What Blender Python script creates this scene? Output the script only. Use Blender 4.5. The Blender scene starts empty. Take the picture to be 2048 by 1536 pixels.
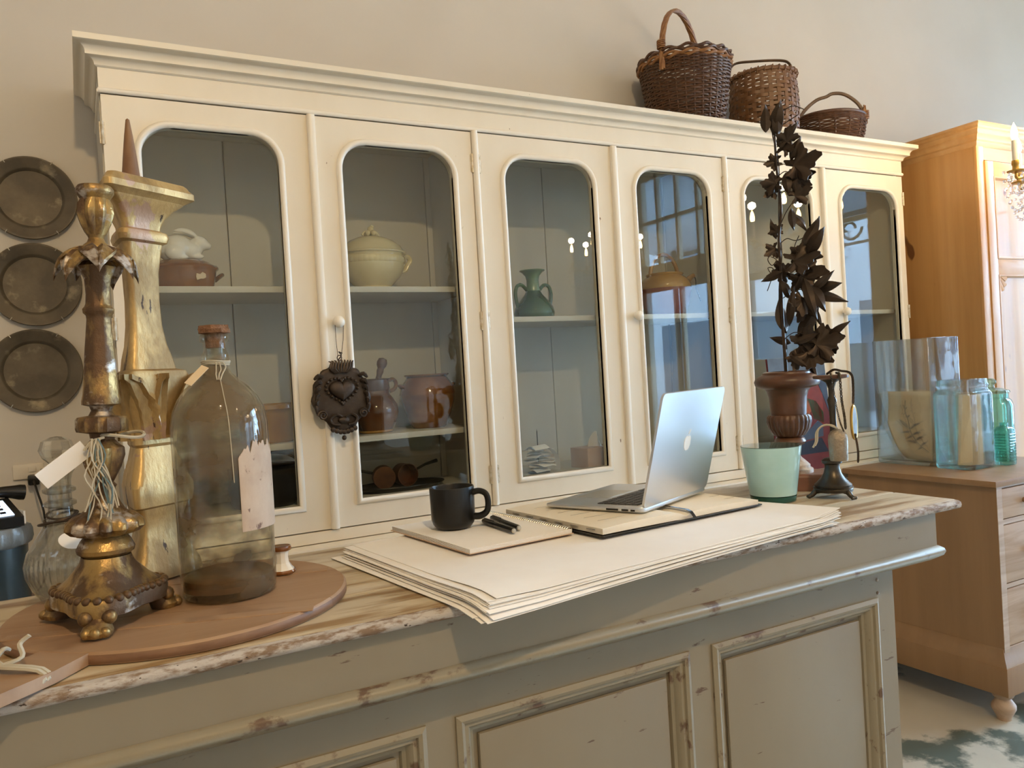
import bpy, bmesh, math, random
from mathutils import Vector, Matrix
PI = math.pi
sc = bpy.context.scene
C = sc.collection
random.seed(7)

# ---------------------------------------------------------------- camera
def set_camera():
    cam = bpy.data.cameras.new('camera')
    o = bpy.data.objects.new('camera', cam); C.objects.link(o)
    yaw, pitch, roll, f = 0.4972, -0.0113, -0.0596, 1587.05
    cy, sy, cp, sp = math.cos(yaw), math.sin(yaw), math.cos(pitch), math.sin(pitch)
    fwd = Vector((sy*cp, cy*cp, sp)); right = Vector((cy, -sy, 0)); up = right.cross(fwd)
    r2 = right*math.cos(roll) + up*math.sin(roll); u2 = -right*math.sin(roll) + up*math.cos(roll)
    m = Matrix((r2, u2, -fwd)).transposed().to_4x4(); m.translation = Vector((-0.0788, -2.1347, 1.21))
    o.matrix_world = m
    cam.sensor_fit = 'HORIZONTAL'; cam.sensor_width = 36.0; cam.lens = f*36.0/2048.0
    cam.clip_start = 0.05; cam.clip_end = 200
    sc.camera = o
set_camera()

# ---------------------------------------------------------------- world, daylight, exposure
sc.view_settings.view_transform = 'Standard'
sc.view_settings.look = 'None'
sc.view_settings.gamma = 1.0
sc.view_settings.use_curve_mapping = False
sc.view_settings.exposure = 0.64
try:
    sc.cycles.sample_clamp_indirect = 6.0
    sc.cycles.max_bounces = 12
    sc.cycles.transparent_max_bounces = 24
    sc.cycles.blur_glossy = 0.5
except Exception:
    pass
SKY_STRENGTH = 24.0
WARM = 1.0
def set_world():
    w = bpy.data.worlds.new('sky'); sc.world = w; w.use_nodes = True
    nt = w.node_tree; nt.nodes.clear()
    out = nt.nodes.new('ShaderNodeOutputWorld'); bg = nt.nodes.new('ShaderNodeBackground')
    bg.inputs['Color'].default_value = (0.47, 0.71, 1.0, 1); bg.inputs['Strength'].default_value = SKY_STRENGTH
    nt.links.new(bg.outputs[0], out.inputs[0])
set_world()
XL, XR, YB, YF, ZC = -3.2, 5.4, 0.353, -5.2, 3.9
# shopfront openings in the right-hand wall: (y0, y1, z0, z1)
OPENINGS = [(-2.38, -0.45, 0.06, 3.1), (-3.35, -2.62, 0.0, 2.02), (-4.9, -3.65, 0.45, 2.08), (-4.9, -3.65, 2.26, 3.3)]
def portal(name, y0, y1, z0, z1, x):
    L = bpy.data.lights.new(name, 'AREA'); L.shape = 'RECTANGLE'; L.size = z1-z0; L.size_y = y1-y0
    L.cycles.is_portal = True
    o = bpy.data.objects.new(name, L); C.objects.link(o)
    o.location = (x, (y0+y1)/2, (z0+z1)/2); o.rotation_euler = (0, PI/2, 0)
for q in OPENINGS: portal('window_daylight', *q, XR+.19)
def lamp(name, loc, power, col, size):
    L = bpy.data.lights.new(name, 'POINT'); L.energy = power; L.color = col; L.shadow_soft_size = size
    o = bpy.data.objects.new(name, L); C.objects.link(o); o.location = loc
    return o

# ---------------------------------------------------------------- mesh helpers
class MB:
    def __init__(s): s.v = []; s.f = []
    def add(s, vs, fs):
        n = len(s.v); s.v += [tuple(p) for p in vs]; s.f += [tuple(n+i for i in q) for q in fs]; return s
    def box(s, x0, x1, y0, y1, z0, z1, b=0.0):
        if b <= 0:
            return s.add([(x0,y0,z0),(x1,y0,z0),(x1,y1,z0),(x0,y1,z0),(x0,y0,z1),(x1,y0,z1),(x1,y1,z1),(x0,y1,z1)],
                         [(3,2,1,0),(4,5,6,7),(0,1,5,4),(1,2,6,5),(2,3,7,6),(3,0,4,7)])
        bm = bmesh.new(); bmesh.ops.create_cube(bm, size=1.0)
        for v in bm.verts: v.co = Vector(((x0+x1)/2+v.co.x*(x1-x0), (y0+y1)/2+v.co.y*(y1-y0), (z0+z1)/2+v.co.z*(z1-z0)))
        bmesh.ops.bevel(bm, geom=bm.edges[:], offset=b, segments=2, profile=0.6, affect='EDGES')
        return s.bm(bm)
    def bm(s, bm):
        bm.verts.index_update(); s.add([v.co for v in bm.verts], [[v.index for v in f.verts] for f in bm.faces]); bm.free(); return s
    def rings(s, R, closed=True, cap0=True, cap1=True, loop=False):
        n = len(R[0]); vs = [p for r in R for p in r]; fs = []
        m = len(R)
        for i in range(m if loop else m-1):
            j = (i+1) % m
            for k in range(n if closed else n-1):
                l = (k+1) % n; fs.append((i*n+k, i*n+l, j*n+l, j*n+k))
        if closed and not loop:
            if cap0: fs.append(tuple(range(n-1, -1, -1)))
            if cap1: fs.append(tuple((m-1)*n+k for k in range(n)))
        return s.add(vs, fs)
    def lathe(s, prof, n=32, c=(0,0), z0=0.0, fn=None, sx=1, sy=1, a0=0.0, cap0=True, cap1=True):
        R = []
        for i, (r, z) in enumerate(prof):
            ring = []
            for k in range(n):
                a = a0+2*PI*k/n; rr = max(r, 1e-5)
                if fn: rr = fn(rr, z, a, i)
                ring.append((c[0]+rr*sx*math.cos(a), c[1]+rr*sy*math.sin(a), z0+z))
            R.append(ring)
        return s.rings(R, True, cap0, cap1)
    def tube(s, path, r, n=8, closed=False, flat=1.0, cap=True):
        P = [Vector(p) for p in path]; m = len(P)
        rr = r if isinstance(r, (list, tuple)) else [r]*m
        T = []
        for i in range(m):
            a = P[(i-1) % m] if (closed or i > 0) else P[i]; b = P[(i+1) % m] if (closed or i < m-1) else P[i]
            t = (b-a); T.append(t.normalized() if t.length > 1e-9 else Vector((0,0,1)))
        N = T[0].orthogonal().normalized(); R = []
        for i in range(m):
            N = (N - T[i]*N.dot(T[i]));  N = N.normalized() if N.length > 1e-6 else T[i].orthogonal().normalized()
            B = T[i].cross(N)
            R.append([tuple(P[i] + (N*math.cos(2*PI*k/n) + B*flat*math.sin(2*PI*k/n))*rr[i]) for k in range(n)])
        return s.rings(R, True, cap, cap, closed)
    def prism(s, poly, f, h0, h1):
        n = len(poly)
        vs = [f(a, b, h0) for a, b in poly] + [f(a, b, h1) for a, b in poly]
        return s.add(vs, [tuple(range(n-1, -1, -1)), tuple(range(n, 2*n))] + [(i, (i+1) % n, n+(i+1) % n, n+i) for i in range(n)])
    def sweep(s, path, prof, f, closed=True, cap=True):
        # planar path (a,b); profile (offset outward in-plane, height); f maps (a,b,h) to 3D
        m = len(path); R = []
        for i in range(m):
            p = Vector(path[i]); a = Vector(path[(i-1) % m]) if (closed or i > 0) else None; b = Vector(path[(i+1) % m]) if (closed or i < m-1) else None
            d1 = (p-a).normalized() if a is not None else (b-p).normalized(); d2 = (b-p).normalized() if b is not None else d1
            n1 = Vector((d1.y, -d1.x)); n2 = Vector((d2.y, -d2.x)); nn = (n1+n2)
            nn = nn/max(nn.length_squared/2, 0.2)
            R.append([f(p.x+nn.x*o, p.y+nn.y*o, h) for o, h in prof])
        return s.rings(R, True, cap, cap, closed)
    def sphere(s, c, r, n=10, m=6, sx=1, sy=1, sz=1):
        return s.lathe([(r*math.sin(PI*i/m), -r*math.cos(PI*i/m)*sz+c[2]) for i in range(m+1)], n, (c[0], c[1]), 0, None, sx, sy)
    def xf(s, M, start=0):
        for i in range(start, len(s.v)): s.v[i] = tuple(M @ Vector(s.v[i]))
        return s
    def grid(s, fn, nu, nv):
        vs = [fn(i/nu, j/nv) for i in range(nu+1) for j in range(nv+1)]
        return s.add(vs, [(i*(nv+1)+j, (i+1)*(nv+1)+j, (i+1)*(nv+1)+j+1, i*(nv+1)+j+1) for i in range(nu) for j in range(nv)])
    def slab(s, fn, nu, nv, t):
        # a curved sheet of thickness t (grid doubled and closed), t along fn's third axis z
        top = [fn(i/nu, j/nv) for i in range(nu+1) for j in range(nv+1)]
        bot = [(p[0], p[1], p[2]-t) for p in top]; N = len(top); w = nv+1
        fs = [(i*w+j, (i+1)*w+j, (i+1)*w+j+1, i*w+j+1) for i in range(nu) for j in range(nv)]
        fs += [tuple(N+k for k in reversed(q)) for q in fs]
        bd = [i*w for i in range(nu+1)] + [nu*w+j for j in range(1, nv+1)] + [i*w+nv for i in range(nu-1, -1, -1)] + [j for j in range(nv-1, 0, -1)]
        fs += [(bd[(k+1) % len(bd)], bd[k], N+bd[k], N+bd[(k+1) % len(bd)]) for k in range(len(bd))]
        return s.add(top+bot, fs)

def arc(cx, cz, r, a0, a1, n):
    return [(cx+r*math.cos(a0+(a1-a0)*i/n), cz+r*math.sin(a0+(a1-a0)*i/n)) for i in range(n+1)]
def smoothpath(P, k=4):
    P = [Vector(p) for p in P]; out = []
    for i in range(len(P)-1):
        p0 = P[max(i-1, 0)]; p1 = P[i]; p2 = P[i+1]; p3 = P[min(i+2, len(P)-1)]
        for j in range(k):
            t = j/k
            out.append(tuple(0.5*((2*p1)+(p2-p0)*t+(2*p0-5*p1+4*p2-p3)*t*t+(3*p1-p0-3*p2+p3)*t**3)))
    return out+[tuple(P[-1])]
def mesh(name, mb, mat, smooth=True, angle=38):
    me = bpy.data.meshes.new(name); me.from_pydata(mb.v, [], mb.f); me.validate(); me.update()
    bm = bmesh.new(); bm.from_mesh(me); bmesh.ops.recalc_face_normals(bm, faces=bm.faces[:]); bm.to_mesh(me); bm.free()
    me.materials.append(mat)
    if smooth:
        me.polygons.foreach_set('use_smooth', [True]*len(me.polygons))
        try: me.set_sharp_from_angle(angle=math.radians(angle))
        except Exception: pass
    return me
def obj(name, mb, mat, parent=None, loc=None, rot=None, smooth=True, label=None, angle=38):
    me = mb if isinstance(mb, bpy.types.Mesh) else mesh(name, mb, mat, smooth, angle)
    o = bpy.data.objects.new(name, me); C.objects.link(o)
    if parent is not None: o.parent = parent
    if loc: o.location = loc
    if rot: o.rotation_euler = rot
    if label: o['label'] = label
    return o
def tag(o, label, cat, group=None):
    o['label'] = label; o['category'] = cat
    if group: o['group'] = group
    return o
def thing(name, label, cat, loc=(0,0,0), rz=0.0, group=None):
    o = bpy.data.objects.new(name, None); C.objects.link(o); o.empty_display_size = 0.05
    o.location = loc; o.rotation_euler = (0, 0, rz)
    return tag(o, label, cat, group)
def struct(name, mb, mat, parent=None, smooth=False):
    o = obj(name, mb, mat, parent, smooth=smooth)
    if parent is None: o['kind'] = 'structure'
    return o
# ---------------------------------------------------------------- materials
def mat(name, col, rough=0.5, metal=0.0, col2=None, scale=(8,8,8), detail=4, lo=0.35, hi=0.65, bump=0.0, bscale=None,
        spec=0.5, spots=None, coat=0.0, rough2=None, extra=None, trans=0.0, dist=0.0):
    m = bpy.data.materials.new(name); m.use_nodes = True; nt = m.node_tree; N = nt.nodes; L = nt.links
    b = N['Principled BSDF']; b.inputs['Roughness'].default_value = rough; b.inputs['Metallic'].default_value = metal
    b.inputs['Base Color'].default_value = (*col, 1); b.inputs['Specular IOR Level'].default_value = spec
    b.inputs['Coat Weight'].default_value = coat; b.inputs['Transmission Weight'].default_value = trans
    tc = N.new('ShaderNodeTexCoord')
    def noise(sc_, det, loc=(0,0,0), dis=0.0):
        mp = N.new('ShaderNodeMapping'); mp.inputs['Scale'].default_value = sc_; mp.inputs['Location'].default_value = loc
        L.new(tc.outputs['Object'], mp.inputs['Vector'])
        n = N.new('ShaderNodeTexNoise'); n.inputs['Scale'].default_value = 1.0; n.inputs['Detail'].default_value = det
        n.inputs['Roughness'].default_value = 0.6; n.inputs['Distortion'].default_value = dis
        L.new(mp.outputs[0], n.inputs['Vector']); return n.outputs['Fac']
    def ramp(src, a, bb, c0=(0,0,0,1), c1=(1,1,1,1)):
        r = N.new('ShaderNodeValToRGB'); L.new(src, r.inputs[0]); e = r.color_ramp.elements
        e[0].position = a; e[0].color = c0; e[1].position = bb; e[1].color = c1; return r.outputs[0]
    def mix(fac, c0, c1):
        x = N.new('ShaderNodeMix'); x.data_type = 'RGBA'; L.new(fac, x.inputs[0])
        for k, cc in ((6, c0), (7, c1)):
            if isinstance(cc, tuple): x.inputs[k].default_value = (*cc, 1)
            else: L.new(cc, x.inputs[k])
        return x.outputs[2]
    cur = col; f1 = None
    if col2:
        f1 = ramp(noise(scale, detail, dis=dist), lo, hi); cur = mix(f1, col, col2)
        if rough2 is not None:
            mr = N.new('ShaderNodeMapRange'); L.new(f1, mr.inputs[0]); mr.inputs[3].default_value = rough; mr.inputs[4].default_value = rough2
            L.new(mr.outputs[0], b.inputs['Roughness'])
    for sp in (spots or []):       # (colour, scale, lo, hi)
        f = ramp(noise(sp[1], sp[4] if len(sp) > 4 else 5, (3.7, 1.3, 5.1)), sp[2], sp[3]); cur = mix(f, cur, sp[0])
    if not isinstance(cur, tuple): L.new(cur, b.inputs['Base Color'])
    if bump > 0:
        bp = N.new('ShaderNodeBump'); bp.inputs['Strength'].default_value = bump; bp.inputs['Distance'].default_value = 0.004
        L.new(noise(bscale or scale, 5), bp.inputs['Height']); L.new(bp.outputs[0], b.inputs['Normal'])
    return m
def emit(name, col, s):
    m = bpy.data.materials.new(name); m.use_nodes = True; nt = m.node_tree; nt.nodes.clear()
    o = nt.nodes.new('ShaderNodeOutputMaterial'); e = nt.nodes.new('ShaderNodeEmission'); e.inputs[0].default_value = (*col, 1); e.inputs[1].default_value = s
    nt.links.new(e.outputs[0], o.inputs[0]); return m
def thin_glass(name, tint=(0.97,0.98,0.97), ior=1.5, dirt=None, dirt_amt=0.0, dscale=(6,6,6), dlo=0.4, dhi=0.7, refr=0.0, rough=0.0, wavy=0.0):
    # clear sheet glass: light passes straight, Fresnel reflection, optional film of dirt
    m = bpy.data.materials.new(name); m.use_nodes = True; nt = m.node_tree; N = nt.nodes; L = nt.links; N.clear()
    out = N.new('ShaderNodeOutputMaterial'); tr = N.new('ShaderNodeBsdfTransparent'); tr.inputs[0].default_value = (*tint, 1)
    gl = N.new('ShaderNodeBsdfGlossy'); gl.inputs['Roughness'].default_value = rough
    lw = N.new('ShaderNodeLayerWeight'); pw = N.new('ShaderNodeMath'); pw.operation = 'POWER'; pw.inputs[1].default_value = 5.0
    L.new(lw.outputs['Facing'], pw.inputs[0]); f0 = ((ior-1)/(ior+1))**2
    fr = N.new('ShaderNodeMapRange'); fr.inputs[3].default_value = f0; fr.inputs[4].default_value = 1.0; L.new(pw.outputs[0], fr.inputs[0])
    if wavy > 0:
        tcw = N.new('ShaderNodeTexCoord'); nw = N.new('ShaderNodeTexNoise'); nw.inputs['Scale'].default_value = 16; nw.inputs['Detail'].default_value = 2
        L.new(tcw.outputs['Object'], nw.inputs['Vector']); bw_ = N.new('ShaderNodeBump'); bw_.inputs['Strength'].default_value = wavy; bw_.inputs['Distance'].default_value = .01
        L.new(nw.outputs['Fac'], bw_.inputs['Height']); L.new(bw_.outputs[0], gl.inputs['Normal'])
    base = tr.outputs[0]
    if refr > 0:
        g = N.new('ShaderNodeBsdfRefraction'); g.inputs['Color'].default_value = (*tint, 1); g.inputs['IOR'].default_value = 1.45; g.inputs['Roughness'].default_value = 0.0
        mx = N.new('ShaderNodeMixShader'); mx.inputs[0].default_value = refr; L.new(base, mx.inputs[1]); L.new(g.outputs[0], mx.inputs[2]); base = mx.outputs[0]
    if dirt:
        df = N.new('ShaderNodeBsdfDiffuse'); df.inputs[0].default_value = (*dirt, 1)
        tl = N.new('ShaderNodeBsdfTranslucent'); tl.inputs[0].default_value = (*dirt, 1)
        md = N.new('ShaderNodeMixShader'); md.inputs[0].default_value = 0.5; L.new(df.outputs[0], md.inputs[1]); L.new(tl.outputs[0], md.inputs[2])
        tc = N.new('ShaderNodeTexCoord'); mp = N.new('ShaderNodeMapping'); mp.inputs['Scale'].default_value = dscale
        nz = N.new('ShaderNodeTexNoise'); nz.inputs['Scale'].default_value = 1; nz.inputs['Detail'].default_value = 5
        L.new(tc.outputs['Object'], mp.inputs[0]); L.new(mp.outputs[0], nz.inputs['Vector'])
        mr = N.new('ShaderNodeMapRange'); mr.inputs[1].default_value = dlo; mr.inputs[2].default_value = dhi; mr.inputs[4].default_value = dirt_amt
        L.new(nz.outputs['Fac'], mr.inputs[0])
        mx = N.new('ShaderNodeMixShader'); L.new(mr.outputs[0], mx.inputs[0]); L.new(base, mx.inputs[1]); L.new(md.outputs[0], mx.inputs[2]); base = mx.outputs[0]
    mx = N.new('ShaderNodeMixShader'); L.new(fr.outputs[0], mx.inputs[0]); L.new(base, mx.inputs[1]); L.new(gl.outputs[0], mx.inputs[2])
    L.new(mx.outputs[0], out.inputs[0]); return m
M = {}
M['wall'] = mat('wall_paint', (.63,.59,.525), .75, col2=(.59,.55,.485), scale=(1.2,1.2,1.2), spec=.2, bump=.05, bscale=(30,30,30))
M['floor'] = mat('floor_paint', (.50,.45,.36), .33, col2=(.44,.39,.31), scale=(3,3,3), spots=[((.09,.11,.09),(2.2,2.2,2.2),.56,.60,8)], bump=.05)
M['ceil'] = mat('ceiling_paint', (.72,.68,.60), .8)
M['cream'] = mat('cream_paint', (.80,.74,.62), .42, col2=(.75,.68,.55), scale=(4,4,1.2), bump=.06, bscale=(25,25,6), spots=[((.25,.17,.10),(60,60,22),.735,.76,3)])
M['cream_in'] = mat('shaded_cream_inside', (.58,.55,.475), .6, col2=(.54,.505,.43), scale=(5,5,1))  # cabinet cream darkened and greyed: the dim interior put into the colour
M['bead'] = mat('cream_bead_paint', (.84,.79,.69), .35)
M['brass_old'] = mat('painted_hinge', (.45,.36,.22), .5, .4, col2=(.7,.65,.55), scale=(80,80,80))
M['pane'] = thin_glass('pane_glass', (.93,.95,.94))
M['ctop'] = mat('worn_counter_wood', (.52,.43,.29), .5, col2=(.27,.165,.07), scale=(4,30,10), detail=8, lo=.47, hi=.60, rough2=.4, bump=.25, bscale=(6,60,10),
                spots=[((.60,.55,.46),(3,9,3),.52,.66,6)])
M['cedge'] = mat('chipped_edge', (.46,.42,.38), .6, col2=(.20,.13,.08), scale=(40,110,110), detail=9, lo=.45, hi=.60, bump=.6, bscale=(70,120,120), spots=[((.05,.03,.02),(75,160,160),.66,.68,3)])
M['cpaint'] = mat('counter_paint', (.235,.20,.143), .38, col2=(.265,.23,.168), scale=(3,3,1), bump=.14, bscale=(14,40,14), spots=[((.11,.065,.04),(16,60,70),.66,.70,8), ((.36,.33,.27),(9,30,2.5),.68,.76,7)])
M['cmould'] = mat('counter_moulding', (.27,.235,.165), .46, col2=(.13,.08,.05), scale=(18,40,18), detail=10, lo=.57, hi=.63, bump=.3, bscale=(30,30,30))
M['pine'] = mat('honey_pine', (.46,.235,.075), .36, col2=(.55,.30,.105), scale=(14,14,.9), detail=7, lo=.38, hi=.62, spots=[((.17,.07,.025),(8,8,4.5),.685,.72,2)], bump=.06, coat=.25)
M['pine_x'] = mat('honey_pine_rail', (.52,.28,.10), .32, col2=(.60,.35,.14), scale=(.9,14,14), detail=6, bump=.04, coat=.25)
M['chest'] = mat('waxed_pine_shaded', (.25,.145,.07), .45, col2=(.295,.175,.088), scale=(16,16,1.0), detail=6, spots=[((.12,.06,.03),(7,7,4),.72,.75,2)], bump=.04)  # darker copy of the chest pine: shade of the side put into the colour
M['chest_x'] = mat('waxed_pine_daylit', (.46,.33,.235), .45, col2=(.35,.235,.15), scale=(1.6,14,26), detail=5, lo=.4, hi=.62, dist=1.2, bump=.08)  # paler copy, grain across: daylight on the chest front put into the colour
M['board'] = mat('bread_board', (.30,.175,.095), .5, col2=(.36,.225,.13), scale=(3,26,12), detail=6, spots=[((.19,.105,.06),(8,8,8),.60,.75,3)], bump=.06)
M['board_edge'] = mat('bread_board_edge', (.17,.085,.045), .55, col2=(.24,.13,.07), scale=(20,20,60))
M['gilt'] = mat('gilded_wood', (.36,.235,.085), .32, .65, col2=(.115,.068,.038), scale=(28,28,15), detail=10, lo=.42, hi=.54, rough2=.55, spots=[((.46,.41,.36),(22,22,34),.575,.64,9)], bump=.5, bscale=(70,70,70))
M['gilt_pale'] = mat('pale_gilded_wood', (.52,.36,.15), .40, .45, col2=(.30,.20,.085), scale=(15,15,8), detail=10, lo=.42, hi=.58, rough2=.55, spots=[((.42,.27,.18),(9,9,9),.60,.615,6), ((.06,.035,.02),(44,44,11),.645,.665,9)], bump=.5, bscale=(55,55,28))
M['woodspike'] = mat('bare_spike', (.24,.13,.06), .6, col2=(.16,.08,.04), scale=(30,30,10))
M['pewter'] = mat('tarnished_pewter', (.085,.07,.05), .55, .35, col2=(.14,.115,.08), scale=(9,9,9), detail=9, lo=.42, hi=.64, spots=[((.26,.22,.15),(14,14,18),.60,.70,9)], bump=.1, bscale=(70,70,70))
M['wire'] = mat('plate_wire', (.6,.57,.5), .35, .9)
M['bottle'] = thin_glass('old_bottle_glass', (.93,.92,.86), 1.5, dirt=(.27,.20,.12), dirt_amt=.72, dscale=(12,12,20), dlo=.43, dhi=.62)
M['sediment'] = mat('brown_sediment', (.09,.045,.02), .35, col2=(.16,.09,.045), scale=(20,20,20))
M['cork'] = mat('dark_cork', (.14,.065,.03), .9, col2=(.24,.12,.06), scale=(120,120,120), bump=.8, bscale=(160,160,160))
M['label'] = mat('stained_label', (.54,.43,.33), .8, col2=(.42,.31,.23), scale=(18,18,14), detail=7, spots=[((.16,.10,.08),(55,55,40),.62,.67,6)])
M['string'] = mat('pale_string', (.46,.42,.33), .9)
M['string_b'] = mat('blue_string', (.12,.19,.22), .9)
M['paper'] = mat('white_paper', (.88,.86,.83), .7, col2=(.83,.80,.76), scale=(5,5,5), spec=.25)
M['paper_b'] = mat('aged_paper', (.74,.62,.44), .8, col2=(.66,.52,.34), scale=(9,9,9), spec=.2)
M['page'] = mat('book_page', (.80,.74,.62), .75, spec=.2)
M['ink'] = mat('grey_ink', (.22,.21,.2), .7)
M['black'] = mat('matte_black', (.008,.008,.008), .34, spec=.4)
M['blackp'] = mat('black_plastic', (.012,.012,.012), .25)
M['alu'] = mat('aluminium', (.70,.72,.75), .33, .92)
M['alu_key'] = mat('aluminium_deck', (.56,.54,.50), .35, .8)
M['logo'] = mat('logo_white', (.82,.82,.80), .25)
M['key'] = mat('laptop_key', (.012,.012,.013), .4)
M['tumbler'] = mat('seafoam_glass', (.44,.72,.73), .10, col2=(.52,.80,.81), scale=(9,9,16), trans=.12, coat=.3)
M['tumbler_f'] = mat('seafoam_glass_foot', (.03,.17,.15), .06, trans=.5)
M['urn'] = mat('turned_brown_wood', (.115,.048,.020), .38, col2=(.07,.027,.012), scale=(14,14,14), detail=7, bump=.15, coat=.15, lo=.4, hi=.6)
M['urn_foot'] = mat('worn_white_gesso', (.55,.48,.40), .6, col2=(.25,.15,.09), scale=(30,30,30))
M['mahog'] = mat('red_brown_block', (.17,.065,.03), .4, col2=(.22,.09,.045), scale=(4,30,30))
M['iron'] = mat('rusted_tole', (.035,.025,.018), .55, .6, col2=(.06,.04,.028), scale=(30,30,30), bump=.2, rough2=.42)
M['bronze'] = mat('dark_bronze', (.045,.042,.04), .36, .85, col2=(.09,.075,.055), scale=(30,30,30))
M['silver'] = mat('worn_silver', (.42,.36,.28), .38, .9, col2=(.30,.24,.18), scale=(25,25,25), bump=.5, bscale=(240,240,240))
M['heart'] = mat('dark_lead', (.045,.032,.024), .5, .65, col2=(.075,.055,.04), scale=(30,30,30), bump=.2)
M['white_cer'] = mat('white_glaze', (.80,.77,.70), .12, coat=.4)
M['cream_cer'] = mat('creamware', (.66,.57,.34), .16, col2=(.60,.50,.28), scale=(9,9,9), coat=.4)
M['brown_cer'] = mat('brown_glaze', (.16,.055,.015), .10, col2=(.24,.09,.022), scale=(16,16,16), coat=.6)
M['brown_dk'] = mat('dark_brown_glaze', (.075,.026,.010), .10, col2=(.15,.055,.015), scale=(9,9,9), coat=.6)
M['ochre_cer'] = mat('ochre_glaze', (.42,.235,.06), .14, col2=(.34,.17,.04), scale=(8,8,8), coat=.5)
M['terracotta'] = mat('red_terracotta', (.22,.055,.025), .45)
M['green_cer'] = mat('green_glaze', (.014,.050,.012), .08, col2=(.045,.11,.03), scale=(6,6,9), coat=.6)
M['green_pale'] = mat('pale_green_glaze', (.15,.23,.11), .12, col2=(.07,.14,.05), scale=(12,12,12), coat=.5)
M['chip'] = mat('bare_clay_chip', (.62,.50,.36), .7)
M['copper'] = mat('old_copper', (.20,.085,.04), .4, .8, col2=(.10,.045,.025), scale=(12,12,12))
M['darkiron'] = mat('black_iron', (.012,.012,.012), .4, .5)
M['wicker'] = mat('dark_wicker', (.060,.026,.013), .45, col2=(.11,.05,.024), scale=(40,40,40))
M['wicker_l'] = mat('honey_wicker', (.30,.145,.05), .45, col2=(.20,.085,.03), scale=(40,40,60))
M['splint'] = mat('brown_splint', (.135,.062,.025), .45, col2=(.21,.105,.045), scale=(22,22,22))
M['wicker_m'] = mat('grey_brown_wood', (.20,.13,.08), .5, col2=(.12,.075,.045), scale=(20,20,20))
M['jar'] = thin_glass('jar_glass', (.955,.975,.97), 1.52, refr=.3, wavy=.14)
M['jar_g'] = thin_glass('green_jar_glass', (.70,.90,.84), 1.52, refr=.3)
M['clear'] = thin_glass('decanter_glass', (.95,.955,.94), 1.5, refr=.3)
M['crystal'] = thin_glass('crystal', (.93,.94,.95), 2.3, refr=.4)
M['gold'] = mat('chandelier_gilt', (.55,.33,.08), .3, .95)
M['candle'] = mat('candle_sleeve', (.80,.76,.66), .5)
M['flame'] = emit('candle_bulb', (1.0,.62,.26), 60.0)
M['screen'] = emit('keypad_glow', (.65,.8,1.0), 1.4)
M['plastic_w'] = mat('switch_plastic', (.66,.60,.50), .4)
M['binblue'] = mat('blue_black_tin', (.035,.055,.065), .3, .3, col2=(.06,.08,.085), scale=(9,9,9))
M['liner'] = mat('grey_liner', (.16,.17,.165), .3, bump=.6, bscale=(22,22,22))
M['tissue'] = mat('tissue_box', (.50,.33,.23), .6, col2=(.58,.42,.31), scale=(6,6,6))
M['street'] = mat('asphalt', (.16,.17,.19), .8)
M['facade'] = mat('street_facade', (.45,.47,.50), .8, col2=(.36,.38,.42), scale=(.6,.6,.6))
M['bluedoor'] = mat('blue_paint', (.02,.05,.085), .35)
M['amber'] = mat('amber_glaze', (.27,.115,.028), .10, col2=(.17,.06,.016), scale=(12,12,20), coat=.6)
# ---------------------------------------------------------------- room shell
struct('floor', MB().box(XL-.2, XR+.2, YF-.2, YB+.15, -.1, 0), M['floor'])
struct('ceiling', MB().box(XL-.2, XR+.2, YF-.2, YB+.15, ZC, ZC+.1), M['ceil'])
struct('wall_back', MB().box(XL-.2, XR+.2, YB, YB+.15, 0, ZC), M['wall'])
struct('wall_left', MB().box(XL-.2, XL, YF-.2, YB, 0, ZC), M['wall'])
struct('wall_front', MB().box(XL, XR, YF-.2, YF, 0, ZC), M['wall'])
wr = MB()
for a, b in ((YF-.2, -4.9), (-3.65, -3.35), (-2.62, -2.38), (-.45, YB)): wr.box(XR, XR+.2, a, b, 0, ZC)
for a, b, zs in ((-4.9, -3.65, ((0, .45), (2.08, 2.26), (3.3, ZC))), (-3.35, -2.62, ((2.02, ZC),)), (-2.38, -.45, ((0, .06), (3.1, ZC)))):
    for z0, z1 in zs: wr.box(XR, XR+.2, a, b, z0, z1)
struct('wall_right', wr, M['wall'])
for i, (a, b, c_, d_) in enumerate(OPENINGS):
    nm = 'door_1' if i == 1 else 'window_%d' % (i+1 if i == 0 else i)
    x0, x1 = XR+.08, XR+.13
    w = struct(nm, MB().box(x0, x1, a, b, c_, c_+(.22 if i == 1 else .05)).box(x0, x1, a, b, d_-.06, d_).box(x0, x1, a, a+.06, c_, d_).box(x0, x1, b-.06, b, c_, d_), M['bluedoor'] if i == 1 else M['cream'])
    ny = (2, 1, 2, 4)[i]
    for k in range(1, ny): obj('muntin', MB().box(x0, x1, a+(b-a)*k/ny-.018, a+(b-a)*k/ny+.018, c_, d_), M['cream'], w, smooth=False)
    if i in (0, 3): obj('muntin', MB().box(x0, x1, a, b, c_+(d_-c_)*(.74 if i == 0 else .5)-.018, c_+(d_-c_)*(.74 if i == 0 else .5)+.018), M['cream'], w, smooth=False)
    obj('pane', MB().box(XR+.103, XR+.107, a+.05, b-.05, c_+.05, d_-.05), M['pane'], w, smooth=False)
# nail and hook marks left in the wall
for q, (x, z) in enumerate(((-.02, 2.19), (1.72, 2.13), (2.95, 2.30))):
    n = obj('wall_nail', MB().lathe([(.0, 0), (.004, .0), (.004, .012), (.0, .013)], 8), M['darkiron'], None, (x, YB-.012, z), (-PI/2, 0, 0))
    tag(n, ['small nail in the wall above the left end of the white cabinet', 'bent nail in the wall left of the tall basket', 'small nail in the wall above the round low basket'][q], 'nail', 'nails left in the back wall')
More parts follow.
